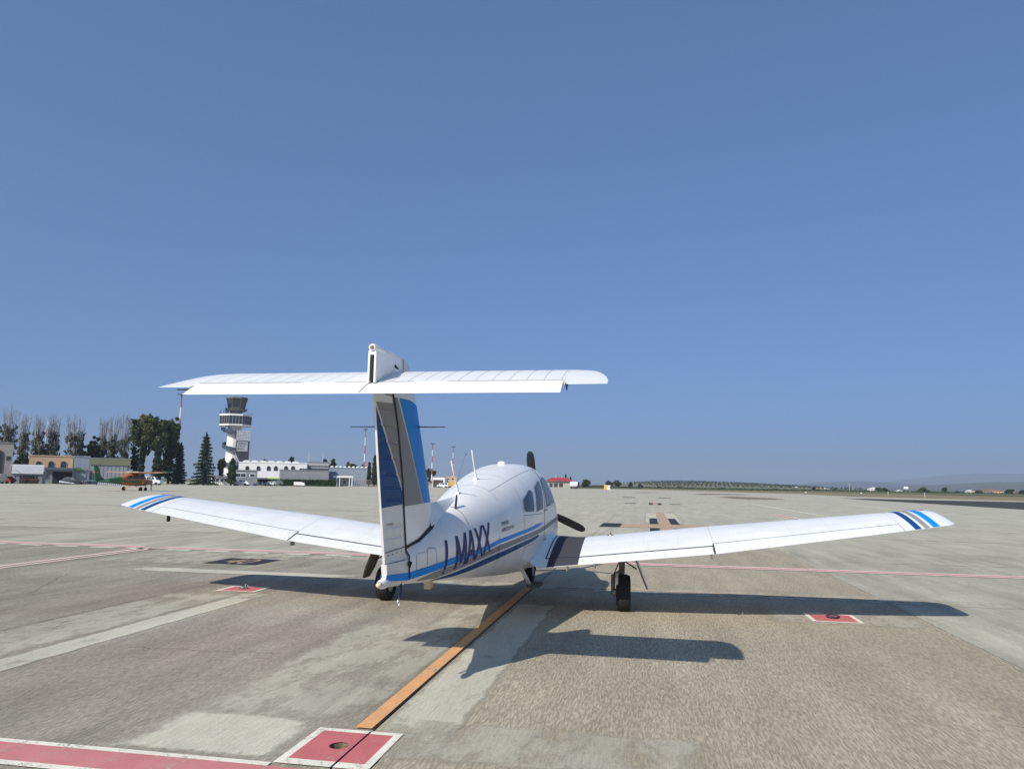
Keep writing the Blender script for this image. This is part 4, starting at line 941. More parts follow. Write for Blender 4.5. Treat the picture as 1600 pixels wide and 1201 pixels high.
# spiral stair winding round the shaft
def helix(a0, a1, z0, z1, r, n): return [(c0[0]+r*math.cos(a0+(a1-a0)*k/n), c0[1]+r*math.sin(a0+(a1-a0)*k/n), z0+(z1-z0)*k/n) for k in range(n+1)]
zs0 = zt(672); pit_ = zs0-zt(697.5); trn = (zs0-.3)/pit_
hx = helix(math.pi+2*math.pi*trn, math.pi, .3, zs0, 3.6, 64)
for k in range(64):
    p, q = Vector(hx[k]), Vector(hx[k+1]); cc = Vector((c0[0], c0[1], 0)); i0 = Vector((p.x, p.y, 0))-cc; i1 = Vector((q.x, q.y, 0))-cc
    f0, f1 = .62, 1.0
    MB().add([cc+i0*f0+Vector((0, 0, p.z)), cc+i0*f1+Vector((0, 0, p.z)), cc+i1*f1+Vector((0, 0, p.z)), cc+i1*f0+Vector((0, 0, p.z)),
              cc+i0*f0+Vector((0, 0, p.z-.12)), cc+i0*f1+Vector((0, 0, p.z-.12)), cc+i1*f1+Vector((0, 0, p.z-.12)), cc+i1*f0+Vector((0, 0, p.z-.12))],
             [(0, 1, 2, 3), (7, 6, 5, 4), (0, 4, 5, 1), (1, 5, 6, 2), (2, 6, 7, 3), (3, 7, 4, 0)]).build('stair_tread', STAIR, T.t)
rw = [[p for p in hx], [(p[0], p[1], p[2]+1.05) for p in hx]]
MB().grid(rw).build('stair_balustrade', STAIR, T.t, fix=False)
# upper stair flight beside the glazed room
sx = T.x(344, 650)
for z0, z1, xa, xb in ((zt(672), zt(655), T.x(340), T.x(347)), (zt(655), zt(640), T.x(337.5), T.x(343)), (zt(645), zt(631), T.x(345), T.x(351))):
    MB().box(xa, xb, 1.0, 3.2, z0, z0+.9).build('stair_landing', STAIR, T.t); MB().box(xa, xa+.12, .9, 3.3, z0, z1).build('stair_stringer', STAIR, T.t); MB().box(xb-.12, xb, .9, 3.3, z0, z1).build('stair_stringer', STAIR, T.t)
# advertising banner
bxa, bxb = T.x(368.2, 700), T.x(389.5, 700)
BANW = mat('banner_pale', (.36, .36, .40), .7, n=(.6, .08)); BAND = mat('banner_dark', (.035, .035, .05), .7, n=(.8, .15))
MB().box(bxa, bxb, -.9, -.6, zt(688), zt(672)).build('banner_upper', BANW, T.t); MB().box(bxa, bxb, -.9, -.6, zt(721), zt(688.05)).build('banner_lower', BAND, T.t)
MB().box(bxa+.35, bxb-.55, -.96, -.905, zt(704.5), zt(689.6)).build('banner_board', BANW, T.t)
MB().add([(bxa-.02, -.93, zt(721)), (bxa+1.4, -.93, zt(721)), (bxa-.02, -.93, zt(707)), (bxa-.02, -.91, zt(721)), (bxa+1.4, -.91, zt(721)), (bxa-.02, -.91, zt(707))], [(0, 1, 2), (5, 4, 3), (0, 3, 4, 1), (1, 4, 5, 2), (2, 5, 3, 0)]).build('banner_corner', BANW, T.t)
bw = bxb-bxa
for k, (u, v) in enumerate([(.12, .85), (.36, .9), (.58, .82), (.90, .72), (.10, .42), (.30, .5), (.50, .58), (.70, .62), (.20, .12), (.46, .2), (.66, .3), (.86, .34)]):
    x_, z_ = bxa+u*bw, zt(688)+(zt(672)-zt(688))*v; q = .17; mm = MB()
    for sg in (-1, 1): mm.add([(x_-q, -.925-.002*sg, z_-sg*q-.05), (x_-q, -.925-.002*sg, z_-sg*q+.05), (x_+q, -.925-.002*sg, z_+sg*q+.05), (x_+q, -.925-.002*sg, z_+sg*q-.05)], [(0, 1, 2, 3)])
    mm.build('cross_mark', BAND, T.t, fix=False)
zb0, zb1 = zt(704.5), zt(689.6)
for k, w in enumerate(('DESPEGA', 'CON TU', 'MARCA')):
    me = fit_mesh(text_mesh(w, 1, .02), bxa+.62, bxa+.62+(bw-1.5)*(1, .82, .76)[k], zb1-(zb1-zb0)*(.30+.28*k), zb1-(zb1-zb0)*(.10+.28*k))
    for v in me.vertices: v.co = (v.co.x, -.975, v.co.y)
    me.materials.clear(); me.materials.append(BAND); link(bpy.data.objects.new('lettering', me), T.t)
# terminal and its neighbours
h = house('service_block', 'low grey service block with strip windows at the tower foot', 366, 402.5, 735.4, 190, 8, GREYW, wins=[(368.5, 384, 739.5, 744.5), (391, 398, 740.5, 744.5), (372, 378, 752, 755.5)], frame=RIB)
h = house('annex', 'white annex with a stair behind the conifer', 320, 364, 744.5, 205, 6, WHITEB, wins=[(332, 342, 747, 752), (346, 354, 747, 752)], frame=RIB)
for k in range(7): MB().box(h.x(340+k*4), h.x(344+k*4), -1.6, -.05, h.z(340, 745)-.3+k*.4, h.z(340, 745)-.05+k*.4).build('stair_step', RAIL, h.t)
h = house('terminal', 'white terminal building with a row of arched windows and a scalloped parapet', 373.2, 480, 723.5, 215, 22, WHITEB, roof=WHITEB,
          wins=[(x-2.4, x+2.4, 728.3, 734.6, True) for x in (386.5, 404, 420, 431, 447, 458)])
for k in range(7):
    a = h.xa+1+(h.xb-h.xa-3)*k/7; MB().prism(arch(a, a+2.0, h.z1+.2, h.z1+.75), .0, .5).build('parapet_hump', WHITEB, h.t)
for a, b in ((468, 472), (472.6, 476), (476.6, 479.6)): window(h, a, b, 731.5, 735.5, frame=RIB)
MB().box(h.x(402), h.x(434), -5, -.05, h.z(420, 748), h.z(420, 746)).build('canopy', GREYW, h.t); MB().box(h.x(402), h.x(434), -.1, -.02, 0, h.z(420, 748.2)).build('opening_shade_panel', DARK, h.t)  # shade under the canopy painted as a dark panel
h = house('departures_hall', 'grey two-storey hall with a black glazed band beside the white terminal', 437, 514, 735.2, 208, 8, GREYW)
h2 = house('upper_hall', 'pale grey upper storey with perforated parapet above a black glazed band', 480.3, 514, 722.5, 222, 14, mat('pale_grey_render', (.36, .37, .38), n=(.5, .1)), frame=RIB)
MB().box(h2.xa-.1, h2.xb+.1, -.15, -.02, h2.z(495, 738), h2.z(495, 731.5)).build('glazed_band', WINB, h2.t)
for k in range(14): MB().box(h2.xa+.4+k*.43, h2.xa+.62+k*.43, -.1, -.02, h2.z1-1.3, h2.z1-.9).build('parapet_slot_shade', DARK, h2.t)  # dark blocks give the slots their shade by colour
for px in (481, 503): MB().tube([(h2.x(px), 2, h2.z1), (h2.x(px), 2, h2.z(px, 705))], .05, 6).build('flag_pole', MASTW, h2.t)
h = house('long_hall', 'long blue-grey hall with domed skylights along its roof', 514.3, 577, 731.4, 240, 20, BLUEG, roof=BLUEG)
for k in range(9): MB().lathe([(.55, 0), (.5, .25), (.3, .42), (.05, .5)], 12, (h.xa+.9+(h.xb-h.xa-1.8)*k/8, 1.2, h.z1+.2)).build('skylight_dome', WHITEB, h.t, 3.2)
h = house('far_pavilion', 'white pavilion with a flat canopy roof in front of the long hall', 527, 550, 747.5, 228, 6, GREYW, wins=[(529, 534, 750, 756), (536, 541, 750, 756)], frame=RIB)
MB().box(h.xa-1.2, h.xb+.3, -2.0, 5, h.z1+.26, h.z1+.85).build('canopy', RIB, h.t)
for px in (526.5, 531, 546, 550): MB().box(h.x(px)-.12, h.x(px)+.12, -1.9, -1.7, 0, h.z1+.25).build('column', RIB, h.t)
# green shelter
G1 = Site('shelter', 'lime green flat shelter beside the hedge', 'shelter', 428, 196)
LIME = mat('lime_green_paint', (.42, .60, .20), .6)
MB().box(G1.x(419), G1.x(437), -1.5, 2, G1.z(428, 747.8), G1.z(428, 746.0)).build('roof', LIME, G1.t)
for px in (425.5, 434): MB().box(G1.x(px)-.1, G1.x(px)+.1, 0, .2, 0, G1.z(428, 747.9)).build('post', LIME, G1.t)
# masts
def mast(px, base_px, pyt, D, label, r=.28):
    s = Site('floodlight_mast', label, 'light mast', base_px, D, 'floodlight masts along the apron edge'); H_ = s.z(px, pyt)
    nseg = 7
    for k in range(nseg):
        z0, z1 = H_*k/nseg, H_*(k+1)/nseg; MB().tube([(0, 0, z0+.001), (0, 0, z1)], [r*(1-.6*k/nseg), r*(1-.6*(k+1)/nseg)], 8).build('mast_section', MASTW if k % 2 else MASTR, s.t, .8)
    hw_ = 1.15 if px < 320 else .65
    MB().box(-hw_, hw_, -.35, .35, H_, H_+.22).build('head_frame', GREYB, s.t)
    for k in (-1, -.33, .33, 1): MB().box(k*hw_*.82-.16, k*hw_*.82+.16, -.65, -.36, H_-.25, H_+.2).build('floodlight', RAIL, s.t)
    MB().box(-.8, .8, -.6, .8, 0, 1.1).build('plinth', mat('brick_red_render', (.30, .12, .07), n=(1, .2)) if px < 320 else GREYB, s.t)
mast(296, 285.5, 617, 206, 'tall red and white floodlight mast between the spruce and the conifer', .40)
mast(577.5, 574.5, 671, 245, 'red and white floodlight mast beside the dark cypresses')
mast(681.5, 679, 693, 262, 'red and white floodlight mast behind the white loading bay')
mast(712.5, 711, 698, 268, 'slim red and white floodlight mast by the ochre block', .22)
s = Site('radio_mast', 'thin dark lattice radio mast behind the parked aircraft cabin', 'radio mast', 716, 275); MB().tube([(0, 0, 0), (s.x(727, 709)-0, 0, s.z(727, 709))], [.10, .05], 6).build('mast_pole', RAIL, s.t); MB().box(s.x(727)-.3, s.x(727)+.3, -.2, .2, s.z(727, 710.5), s.z(727, 708)).build('mast_head', RAIL, s.t)
s = Site('lattice_mast', 'red and white lattice mast among the bare poplars', 'radio mast', 82, 195); Hm = s.z(82, 657)
for k in range(8):
    for a in range(3):
        q, q2 = 2.1*a, 2.1*(a+1); w0 = 1.0-.08*k; MB().tube([(w0*math.cos(q), w0*math.sin(q), Hm*k/8), (w0*math.cos(q), w0*math.sin(q), Hm*(k+1)/8)], .07, 5).build('mast_leg', MASTW if k % 2 else MASTR, s.t); MB().tube([(w0*math.cos(q), w0*math.sin(q), Hm*k/8), (w0*math.cos(q2), w0*math.sin(q2), Hm*(k+1)/8)], .05, 5).build('mast_brace', MASTW if k % 2 else MASTR, s.t)
# right of the fin
h = house('loading_bay', 'white flat-topped loading bay with dark openings', 676, 695, 745.2, 255, 6, WHITEB, frame=RIB); MB().box(h.xa+.2, h.xb-.6, -.1, -.02, 0, h.z(685, 749.5)).build('opening_shade_panel', mat('brown_shadowed_store', (.07, .05, .04), n=(.7, .4)), h.t)  # dark brown panel carries the shade of the store inside
house('ochre_block', 'small ochre block with two dark windows behind the white van', 698, 714, 745.2, 262, 8, CREAM, roof=CREAM, wins=[(698.7, 701.4, 747, 748.6), (706, 709, 747, 748.6)], frame=SURR)
h = house('red_roof_hangar', 'open hangar with a wide red roof and white eaves', 854, 893, 752.0, 330, 12, mat('pale_stone', (.42, .38, .30), n=(.5, .1)), roof=RIB, wins=[(859, 863, 755, 760), (866, 871, 755, 760), (874, 879, 755, 760)])
xa, xb, zz = h.xa, h.xb, h.z1+.26
MB().add([(xa-1, -1, zz), (xb+1, -1, zz), (xb+1, 13, zz), (xa-1, 13, zz), (xa+2.4, 6, zz+1.5), (xb-2, 6, zz+1.5)], [(0, 1, 5, 4), (1, 2, 5), (2, 3, 4, 5), (3, 0, 4), (3, 2, 1, 0)]).build('red_roof', mat('red_sheet_roof', (.42, .03, .035), .5, n=(.5, .1)), h.t)
h.o; MB().lathe([(.5, 0), (.5, .8), (.2, 1.2)], 10, ((xa+xb)/2-1.2, 6, zz+1.4)).build('roof_vent', GREYB, h.t, .6)
s = Site('tanker', 'white rounded tanker trailer parked beside the red-roofed hangar', 'tanker', 897.5, 300)
MB().lathe([(.1, -1.7), (.9, -1.62), (1.15, -1.4), (1.2, 0), (1.15, 1.4), (.9, 1.62), (.1, 1.7)], 20, (0, 0, 1.65), 'x').build('tank', RIB, s.t, .8)
MB().box(-1.6, 1.7, -.7, .7, .42, .62).build('chassis', DARK, s.t); MB().box(1.1, 1.75, -1.0, 1.0, .5, 2.2).build('rear_cabinet', DARK, s.t, bevel=.05)
for x_ in (-1.0, .9):
    for y_ in (-1.0, .82): MB().lathe([(.25, 0), (.42, .03), (.42, .15), (.25, .18)], 14, (x_, y_, .42), 'y').build('wheel', TYRE, s.t, .6)
s = Site('equipment_cabinet', 'yellow cabinet and white box on the far apron edge', 'cabinet', 949, 262)
MB().box(-1.25, -.05, 0, 1, 0, 1.75).build('yellow_cabinet', mat('yellow_ochre_paint', (.55, .36, .10), .6), s.t, bevel=.03); MB().box(-.02, 1.1, 0, 1, 0, 1.6).build('white_cabinet', RIB, s.t, bevel=.03); MB().box(.8, 1.05, -.03, -.005, .3, 1.3).build('vent_panel', DARK, s.t)
# vehicles
def car(label, px, D, rz, colour, kind='car', cat='car', group=None, sc=1.):
    p = at(px, 600, D); t = thing({'car': 'parked_car', 'van': 'parked_van', 'truck': 'parked_truck'}[kind], label, cat, (p.x, D, 0), rz, group); t.scale = (sc,)*3
    if kind == 'car':
        body = [(-2.1, .35), (2.1, .35), (2.15, .62), (2.0, .80), (1.1, .92), (-1.9, .95), (-2.1, .8)]; cabp = [(-1.75, .95), (1.0, .92), (.35, 1.42), (-1.2, 1.45)]; wx = (-1.3, 1.3); wd = .86
    elif kind == 'van':
        body = [(-2.3, .35), (2.3, .35), (2.35, .75), (2.15, 1.0), (1.5, 1.15), (-2.3, 1.15)]; cabp = [(-2.28, 1.15), (1.5, 1.15), (.95, 1.85), (-2.2, 1.92)]; wx = (-1.45, 1.45); wd = .9
    else:
        body = [(-3.0, .6), (1.2, .6), (1.2, 2.3), (-3.0, 2.3)]; cabp = [(1.25, .45), (2.7, .45), (2.7, 1.3), (2.4, 2.0), (1.25, 2.05)]; wx = (-1.9, 1.9); wd = 1.0
    bm_ = M('car_paint_%.2f_%.2f_%.2f' % colour, colour, .3, coat=.6)
    MB().prism(body, -wd, wd).build('body', bm_, t, bevel=.06)
    w2 = wd*.88
    c = MB(); n = len(cabp); zmin = min(q[1] for q in cabp); zmax = max(q[1] for q in cabp); ins = lambda z: wd-(wd*.16)*(z-zmin)/(zmax-zmin)
    c.add([(q[0], -ins(q[1]), q[1]) for q in cabp]+[(q[0], ins(q[1]), q[1]) for q in cabp], [tuple(range(n)), tuple(range(2*n-1, n-1, -1))]+[(i, i+n, (i+1) % n+n, (i+1) % n) for i in range(n)])
    cb = c.build('cabin', bm_, t, bevel=.05)
    if kind != 'truck':
        z0, z1 = zmin+.10, zmax-.10
        for sg in (-1, 1):
            for a, b in ((.08, .36), (.42, .70)) + (((.74, .9),) if kind == 'van' else ()):
                def X(z, q):
                    f = (z-zmin)/(zmax-zmin); l = cabp[0][0]+(cabp[-1][0]-cabp[0][0])*f; r = cabp[1][0]+(cabp[2][0]-cabp[1][0])*f; return l+(r-l)*q
                MB().add([(X(z, q), sg*(ins(z)+.012), z) for z, q in ((z0, a), (z0, b), (z1, b), (z1, a))]+[(X(z, q), sg*(ins(z)-.01), z) for z, q in ((z0, a), (z0, b), (z1, b), (z1, a))],
                         [(0, 1, 2, 3), (7, 6, 5, 4), (0, 4, 5, 1), (1, 5, 6, 2), (2, 6, 7, 3), (3, 7, 4, 0)]).build('side_window', WINB, cb)
        q0, q1 = cabp[1], cabp[2]
        MB().add([(q0[0]+(q1[0]-q0[0])*f+.02, y, q0[1]+(q1[1]-q0[1])*f+.015) for f, y in ((.12, -wd*.8), (.12, wd*.8), (.9, wd*.72), (.9, -wd*.72))], [(0, 1, 2, 3)]).build('windscreen', WINB, cb)
    else:
        MB().box(2.5, 2.74, -.8, .8, 1.25, 1.85).build('windscreen', WINB, cb)
    for x_ in wx:
        for y_ in (-1, 1): MB().lathe([(.16, -.10), (.33, -.09), (.33, .09), (.16, .10)], 16, (x_, y_*(wd-.06), .33), 'y').build('wheel', TYRE, t, .6)
    for y_ in (-1, 1): MB().box(body[2][0]-.06, body[2][0]+.02, y_*wd*.7-.14, y_*wd*.7+.14, .60, .74).build('headlight', RIB, t) if kind != 'truck' else MB().box(2.68, 2.73, y_*.7-.14, y_*.7+.14, .6, .8).build('headlight', RIB, t)
    return t
car('white hatchback parked in front of the grey service block', 387, 188, math.pi, (.72, .72, .72))
car('cream van parked at the shed under the dark awning', 5, 148, math.pi*.95, (.55, .52, .42), 'van', 'van')
car('red car parked beside the cream van', 21, 151, math.pi, (.28, .04, .035))
car('black car parked at the open garage', 128, 154, .1, (.02, .02, .022))
car('white van parked before the ochre block', 696, 244, math.pi, (.70, .72, .75), 'van', 'van', sc=.8)
car('yellow service truck beside the white van', 707, 250, math.pi, (.60, .36, .06), 'truck', 'truck', sc=.75)
car('white truck standing before the green hedge', 477, 199, 0, (.72, .72, .70), 'truck', 'truck', sc=.5)
car('grey-green car parked under the hedge behind the lime shelter', 441, 203, math.pi, (.10, .13, .13))
car('white car parked under the lime green shelter', 431, 201, math.pi*.9, (.7, .7, .7), sc=.8)
car('white pickup-sized van behind the orange and green aircraft', 249, 172, 0, (.72, .74, .76), 'van', 'van')
aw = Site('awning', 'dark arched fabric awning over the parked cars', 'awning', 19, 150)
MB().grid([[(aw.x(6+29*k/12), y, aw.z(19, 742)+1.0*math.sin(math.pi*k/12)) for k in range(13)] for y in (-2.5, 2.5)]).build('fabric', mat('dark_fabric', (.03, .03, .033), .8), aw.t, 3.2)
for px in (6.5, 34.5):
    for y in (-2.4, 2.4): MB().tube([(aw.x(px), y, 0), (aw.x(px), y, aw.z(19, 742))], .06, 6).build('post', RAIL, aw.t)
tr = Site('flatbed_trailer', 'low dark red flatbed trailer beside the shed', 'trailer', 46, 150)
MB().box(tr.x(31), tr.x(62), 0, 2.2, .55, 1.0).build('bed', DRED, tr.t, bevel=.03)
for k in range(4):
    for y_ in (0, 2.1): MB().lathe([(.15, -.1), (.36, -.09), (.36, .09), (.15, .1)], 14, (tr.x(34+k*8), y_, .36), 'y').build('wheel', TYRE, tr.t, .6)
bo = Site('glider_wing', 'long white glider wing lying on trestles before the garage', 'glider wing', 105, 148)
MB().add([(bo.x(93), 0, .45), (bo.x(117), 0, .25), (bo.x(117), .35, .25), (bo.x(93), 1.1, .45), (bo.x(93), 0.2, .72), (bo.x(117), .1, .33), (bo.x(117), .3, .33), (bo.x(93), .9, .72)], [(0, 3, 2, 1), (4, 5, 6, 7), (0, 1, 5, 4), (1, 2, 6, 5), (2, 3, 7, 6), (3, 0, 4, 7)]).build('wing_panel', RIB, bo.t)
for px in (97, 111): MB().box(bo.x(px)-.08, bo.x(px)+.08, 0, .8, 0, .36).build('trestle', RAIL, bo.t)
# striped barrier, bollards, fence posts
bz = Site('striped_barrier', 'black and white striped barrier behind the orange and green aircraft', 'barrier', 172, 140)
for k in range(14):
    a = bz.x(151)+(bz.x(196)-bz.x(151))*k/14; w = (bz.x(196)-bz.x(151))/28
    for j, m in ((0, DARK), (1, RIB)):
        x_ = a+w*j; MB().add([(x_, 0, .05), (x_+w, 0, .05), (x_+w+.3, 0, .85), (x_+.3, 0, .85), (x_, .1, .05), (x_+w, .1, .05), (x_+w+.3, .1, .85), (x_+.3, .1, .85)], [(0, 1, 2, 3), (7, 6, 5, 4), (0, 4, 5, 1), (1, 5, 6, 2), (2, 6, 7, 3), (3, 7, 4, 0)]).build('stripe_board', m, bz.t)
for px in (412, 419, 447, 456, 466, 475, 484, 492, 500, 508, 516, 524, 556, 564, 572, 580):
    p = at(px, 600, 192+(px-412)*.3); b = thing('bollard', 'short pale bollard along the apron edge before the terminal', 'bollard', (p.x, p.y, 0), 0, 'bollards before the terminal')
    MB().lathe([(.13, 0), (.13, .95), (.09, 1.05)], 10).build('post', RIB if px < 500 else GREYB, b, .8); MB().lathe([(.20, 0), (.18, .08)], 10).build('foot', GREYB, b, .8)
fe = Site('fence', 'long low grey fence with red posts right of the white pavilion', 'fence', 570, 236)
for k in range(14): MB().box(fe.x(550+k*3.2)-.08, fe.x(550+k*3.2)+.08, 0, .16, 0, 2.0).build('fence_post', mat('rust_post', (.16, .10, .08)), fe.t)
for z_ in (.5, 1.2, 1.9): MB().box(fe.x(550), fe.x(592), .16, .22, z_, z_+.12).build('fence_rail', GREYB, fe.t)
f2 = Site('mesh_fence', 'dark mesh fence left of the terminal service block', 'fence', 345, 187)
for k in range(16): MB().box(f2.x(318+k*3)-.04, f2.x(318+k*3)+.04, 0, .08, 0, 2.0).build('fence_post', RAIL, f2.t)
for z_ in (.9, 1.95): MB().box(f2.x(318), f2.x(364), .08, .12, z_, z_+.05).build('fence_rail', RAIL, f2.t)

# ---- orange and green high-wing aircraft
ORG = M('orange_paint', (.68, .31, .08), .35, coat=.4, n=(1.5, .1)); GRN = M('green_paint', (.022, .125, .035), .35, coat=.4, n=(1.5, .1)); ORGD = M('rust_orange_paint', (.40, .13, .035), .4, coat=.3, n=(1.5, .1))
pc = at(222, 600, 91); hw = thing('high_wing_aircraft', 'orange and green high-wing propeller aircraft parked before the hangars', 'aircraft', (pc.x, pc.y, 0), math.radians(70)); hw.scale = (1.05,)*3
ST = [(-5.1, .98, 1.16, .05), (-3.6, .88, 1.34, .22), (-2.0, .72, 1.62, .42), (-.9, .58, 1.98, .54), (.2, .56, 2.0, .55), (.8, .56, 1.92, .54), (1.4, .58, 1.40, .5), (2.3, .72, 1.28, .42), (2.5, .85, 1.18, .25)]
def hsec(x): return [float(np.interp(x, [q[0] for q in ST], [q[k] for q in ST])) for k in (1, 2, 3)]
def hring(x, n=20):
    zb, zt_, w = hsec(x); return [(x, w*math.copysign(abs(math.cos(a))**.75, math.cos(a)), (zb+zt_)/2+(zt_-zb)/2*math.copysign(abs(math.sin(a))**.75, math.sin(a))) for a in [2*math.pi*k/n for k in range(n)]]
for nm, xa, xb, m in (('tail_boom', -5.1, -2.02, GRN), ('fuselage', -2.0, 2.5, ORGD)):
    X = np.linspace(xa, xb, 18); m_ = MB().grid([hring(x) for x in X], True); t_ = len(m_.v); m_.f += [tuple(range(20)), tuple(range(t_-20, t_))]; fo = m_.build(nm, m, hw, .7)
for s in (-1, 1):
    f = lambda x, z, s=s: (x, s*(hsec(x)[2]*(1-abs((z-(hsec(x)[0]+hsec(x)[1])/2)/((hsec(x)[1]-hsec(x)[0])/2))**2.67)**(.375)+.012) if abs((z-(hsec(x)[0]+hsec(x)[1])/2)/((hsec(x)[1]-hsec(x)[0])/2)) < .999 else s*.01, z)
    for p in ([(-1.6, 1.42), (-.75, 1.42), (-.75, 1.78), (-1.2, 1.72)], [(-.6, 1.40), (.25, 1.40), (.2, 1.80), (-.6, 1.80)], [(.36, 1.40), (1.05, 1.40), (.75, 1.76), (.32, 1.80)]): decal('window', p, f, WINB, fo, .2)
    decal('green_stripe', [(-2.0, .98), (1.6, .86), (1.6, 1.06), (-2.0, 1.22)], f, GRN, fo, .3)
    MB().tube([(.45, s*.5, .68), (.55, s*2.3, 1.98)], .05, 8, flat=.5).build('wing_strut', ORG, hw, 3.2)
    MB().tube([(-.15, s*.35, .62), (-.2, s*1.2, .26)], [.07, .045], 8).build('gear_leg', ORG, hw, 3.2)
    MB().lathe([(.1, -.08), (.235, -.07), (.235, .07), (.1, .08)], 18, (-.2, s*1.27, .235), 'y').build('wheel', TYRE, hw, .6)
def wsec(y, c, x0, z): return [(x0-c*u, y, z+c*sg*.6*(.2969*u**.5-.126*u-.3516*u*u+.2843*u**3-.1036*u**4)) for sg, us in ((1, np.linspace(0, 1, 10)), (-1, np.linspace(1, 0, 10))) for u in us]
m_ = MB().grid([wsec(y, c, x0, z) for y, c, x0, z in ((-4.7, 1.05, .62, 2.2), (-2.4, 1.6, .8, 2.1), (0, 1.65, .8, 2.04), (2.4, 1.6, .8, 2.1), (4.7, 1.05, .62, 2.2))], True); t_ = len(m_.v); m_.f += [tuple(range(20)), tuple(range(t_-20, t_))]; wo_ = m_.build('wing', ORG, hw, .6)
for s in (-1, 1):
    m_ = MB().grid([wsec(s*y, c, x0, z) for y, c, x0, z in ((4.25, 1.17, .655, 2.19), (4.82, 1.0, .60, 2.215))], True); m_.v = [(a, b, c+.012*(1 if c > 2.2 else -1)) for a, b, c in m_.v]; m_.f += [tuple(range(20)), tuple(range(20, 40))]; m_.build('wing_tip', GRN, wo_, .6)
MB().box(-.3, .5, -.9, .9, 2.155, 2.20).build('white_roof_panel', RIB, wo_)
MB().prism([(-5.25, 1.1), (-4.0, 1.25), (-4.45, 1.5), (-5.05, 2.75), (-5.55, 2.75)], -.05, .05).build('fin', GRN, hw, bevel=.02); MB().prism([(-5.42, 1.95), (-4.85, 1.95), (-4.92, 2.1), (-5.44, 2.1)], -.056, .056).build('red_stripe', ORGD, hw)
m_ = MB().grid([wsec(y, c, x0, 1.12) for y, c, x0 in ((-1.75, .75, -4.35), (0, 1.05, -4.1), (1.75, .75, -4.35))], True); t_ = len(m_.v); m_.f += [tuple(range(20)), tuple(range(t_-20, t_))]; m_.build('tailplane', GRN, hw, .6)
MB().tube([(1.7, 0, .7), (1.75, 0, .30)], [.05, .04], 8).build('nose_leg', ORG, hw); MB().lathe([(.08, -.07), (.2, -.06), (.2, .06), (.08, .07)], 18, (1.75, 0, .2), 'y').build('wheel', TYRE, hw, .6)
MB().lathe([(.16, -.02), (.15, .06), (.08, .2), (.01, .27)], 16, (2.5, 0, 1.02), 'x').build('spinner', RIB, hw, 3.2)
for s in (-1, 1): MB().box(2.56, 2.60, -.06, .06, 1.02+.1*s if s > 0 else 1.02-.98, 1.02+.98 if s > 0 else 1.02-.1).build('propeller_blade', PROPB, hw, bevel=.012)
decal('windscreen', [(-.42, .84), (.42, .84), (.40, 1.34), (-.40, 1.34)], lambda y, q: (.84+(1.34-q)*1.08, y, 1.42+(q-.84)*.92), WINB, fo, .2)
# ------------------------------------------------------------------ trees, hedges, fields, hills, far houses, haze
def leafmat(n, a, b):
    m = M(n, a, .75, spec=.2, n=(.55, .0, b), coords='Object'); return m
L_POP = leafmat('poplar_leaves', (.085, .10, .055), (.042, .055, .03)); L_PINE = leafmat('pine_needles', (.115, .125, .042), (.055, .07, .024)); L_CYP = leafmat('cypress_foliage', (.05, .07, .028), (.024, .036, .016))
L_SPR = leafmat('spruce_foliage', (.040, .060, .032), (.018, .030, .018)); L_BUSH = leafmat('bush_foliage', (.06, .08, .035), (.03, .042, .02)); L_OLV = leafmat('olive_foliage', (.06, .075, .045), (.035, .045, .03)); L_HEDGE = leafmat('hedge_foliage', (.035, .075, .020), (.018, .04, .012))
BARK = M('bark_grey_brown', (.25, .235, .21), .9, n=(3, .3)); BARKD = M('bark_dark', (.07, .05, .038), .9, n=(3, .3))
def quads(C, size, rng, squash=.75, flat=0.):
    n = len(C); s = size*(.6+.8*rng.random(n))[:, None]
    a = rng.normal(size=(n, 3)); a[:, 2] *= (1-flat); a /= np.linalg.norm(a, axis=1)[:, None]
    b = np.cross(a, rng.normal(size=(n, 3))); b /= np.linalg.norm(b, axis=1)[:, None]
    V = np.stack([C-a*s-b*s*squash*.5, C+a*s*.2-b*s*squash, C+a*s+b*s*squash*.4, C-a*s*.2+b*s*squash], 1).reshape(-1, 3)
    return V
def leaf_obj(name, V, m, parent):
    n = len(V)//4; me = bpy.data.meshes.new(name); me.vertices.add(n*4); me.vertices.foreach_set('co', V.astype(np.float32).ravel())
    me.loops.add(n*4); me.loops.foreach_set('vertex_index', np.arange(n*4, dtype=np.int32)); me.polygons.add(n); me.polygons.foreach_set('loop_start', np.arange(0, n*4, 4, dtype=np.int32))
    me.update(calc_edges=True); me.validate(); me.materials.append(m); return link(bpy.data.objects.new(name, me), parent)
def blob(c, r, n, rng, shell=.55):
    d = rng.normal(size=(n, 3)); d /= np.linalg.norm(d, axis=1)[:, None]; q = (shell+(1-shell)*rng.random(n))[:, None]
    return np.array(c)+d*q*np.array(r)
def clumped(c, r, nc, per, cr, rng):
    """leaf centres gathered in clumps near the surface of an ellipsoid"""
    return np.concatenate([blob(k, (cr*(.7+.6*rng.random()),)*3, per, rng, .3) for k in blob(c, r, nc, rng, .45)])
_seed = [11]
def rng_(): _seed[0] += 1; return np.random.default_rng(_seed[0])
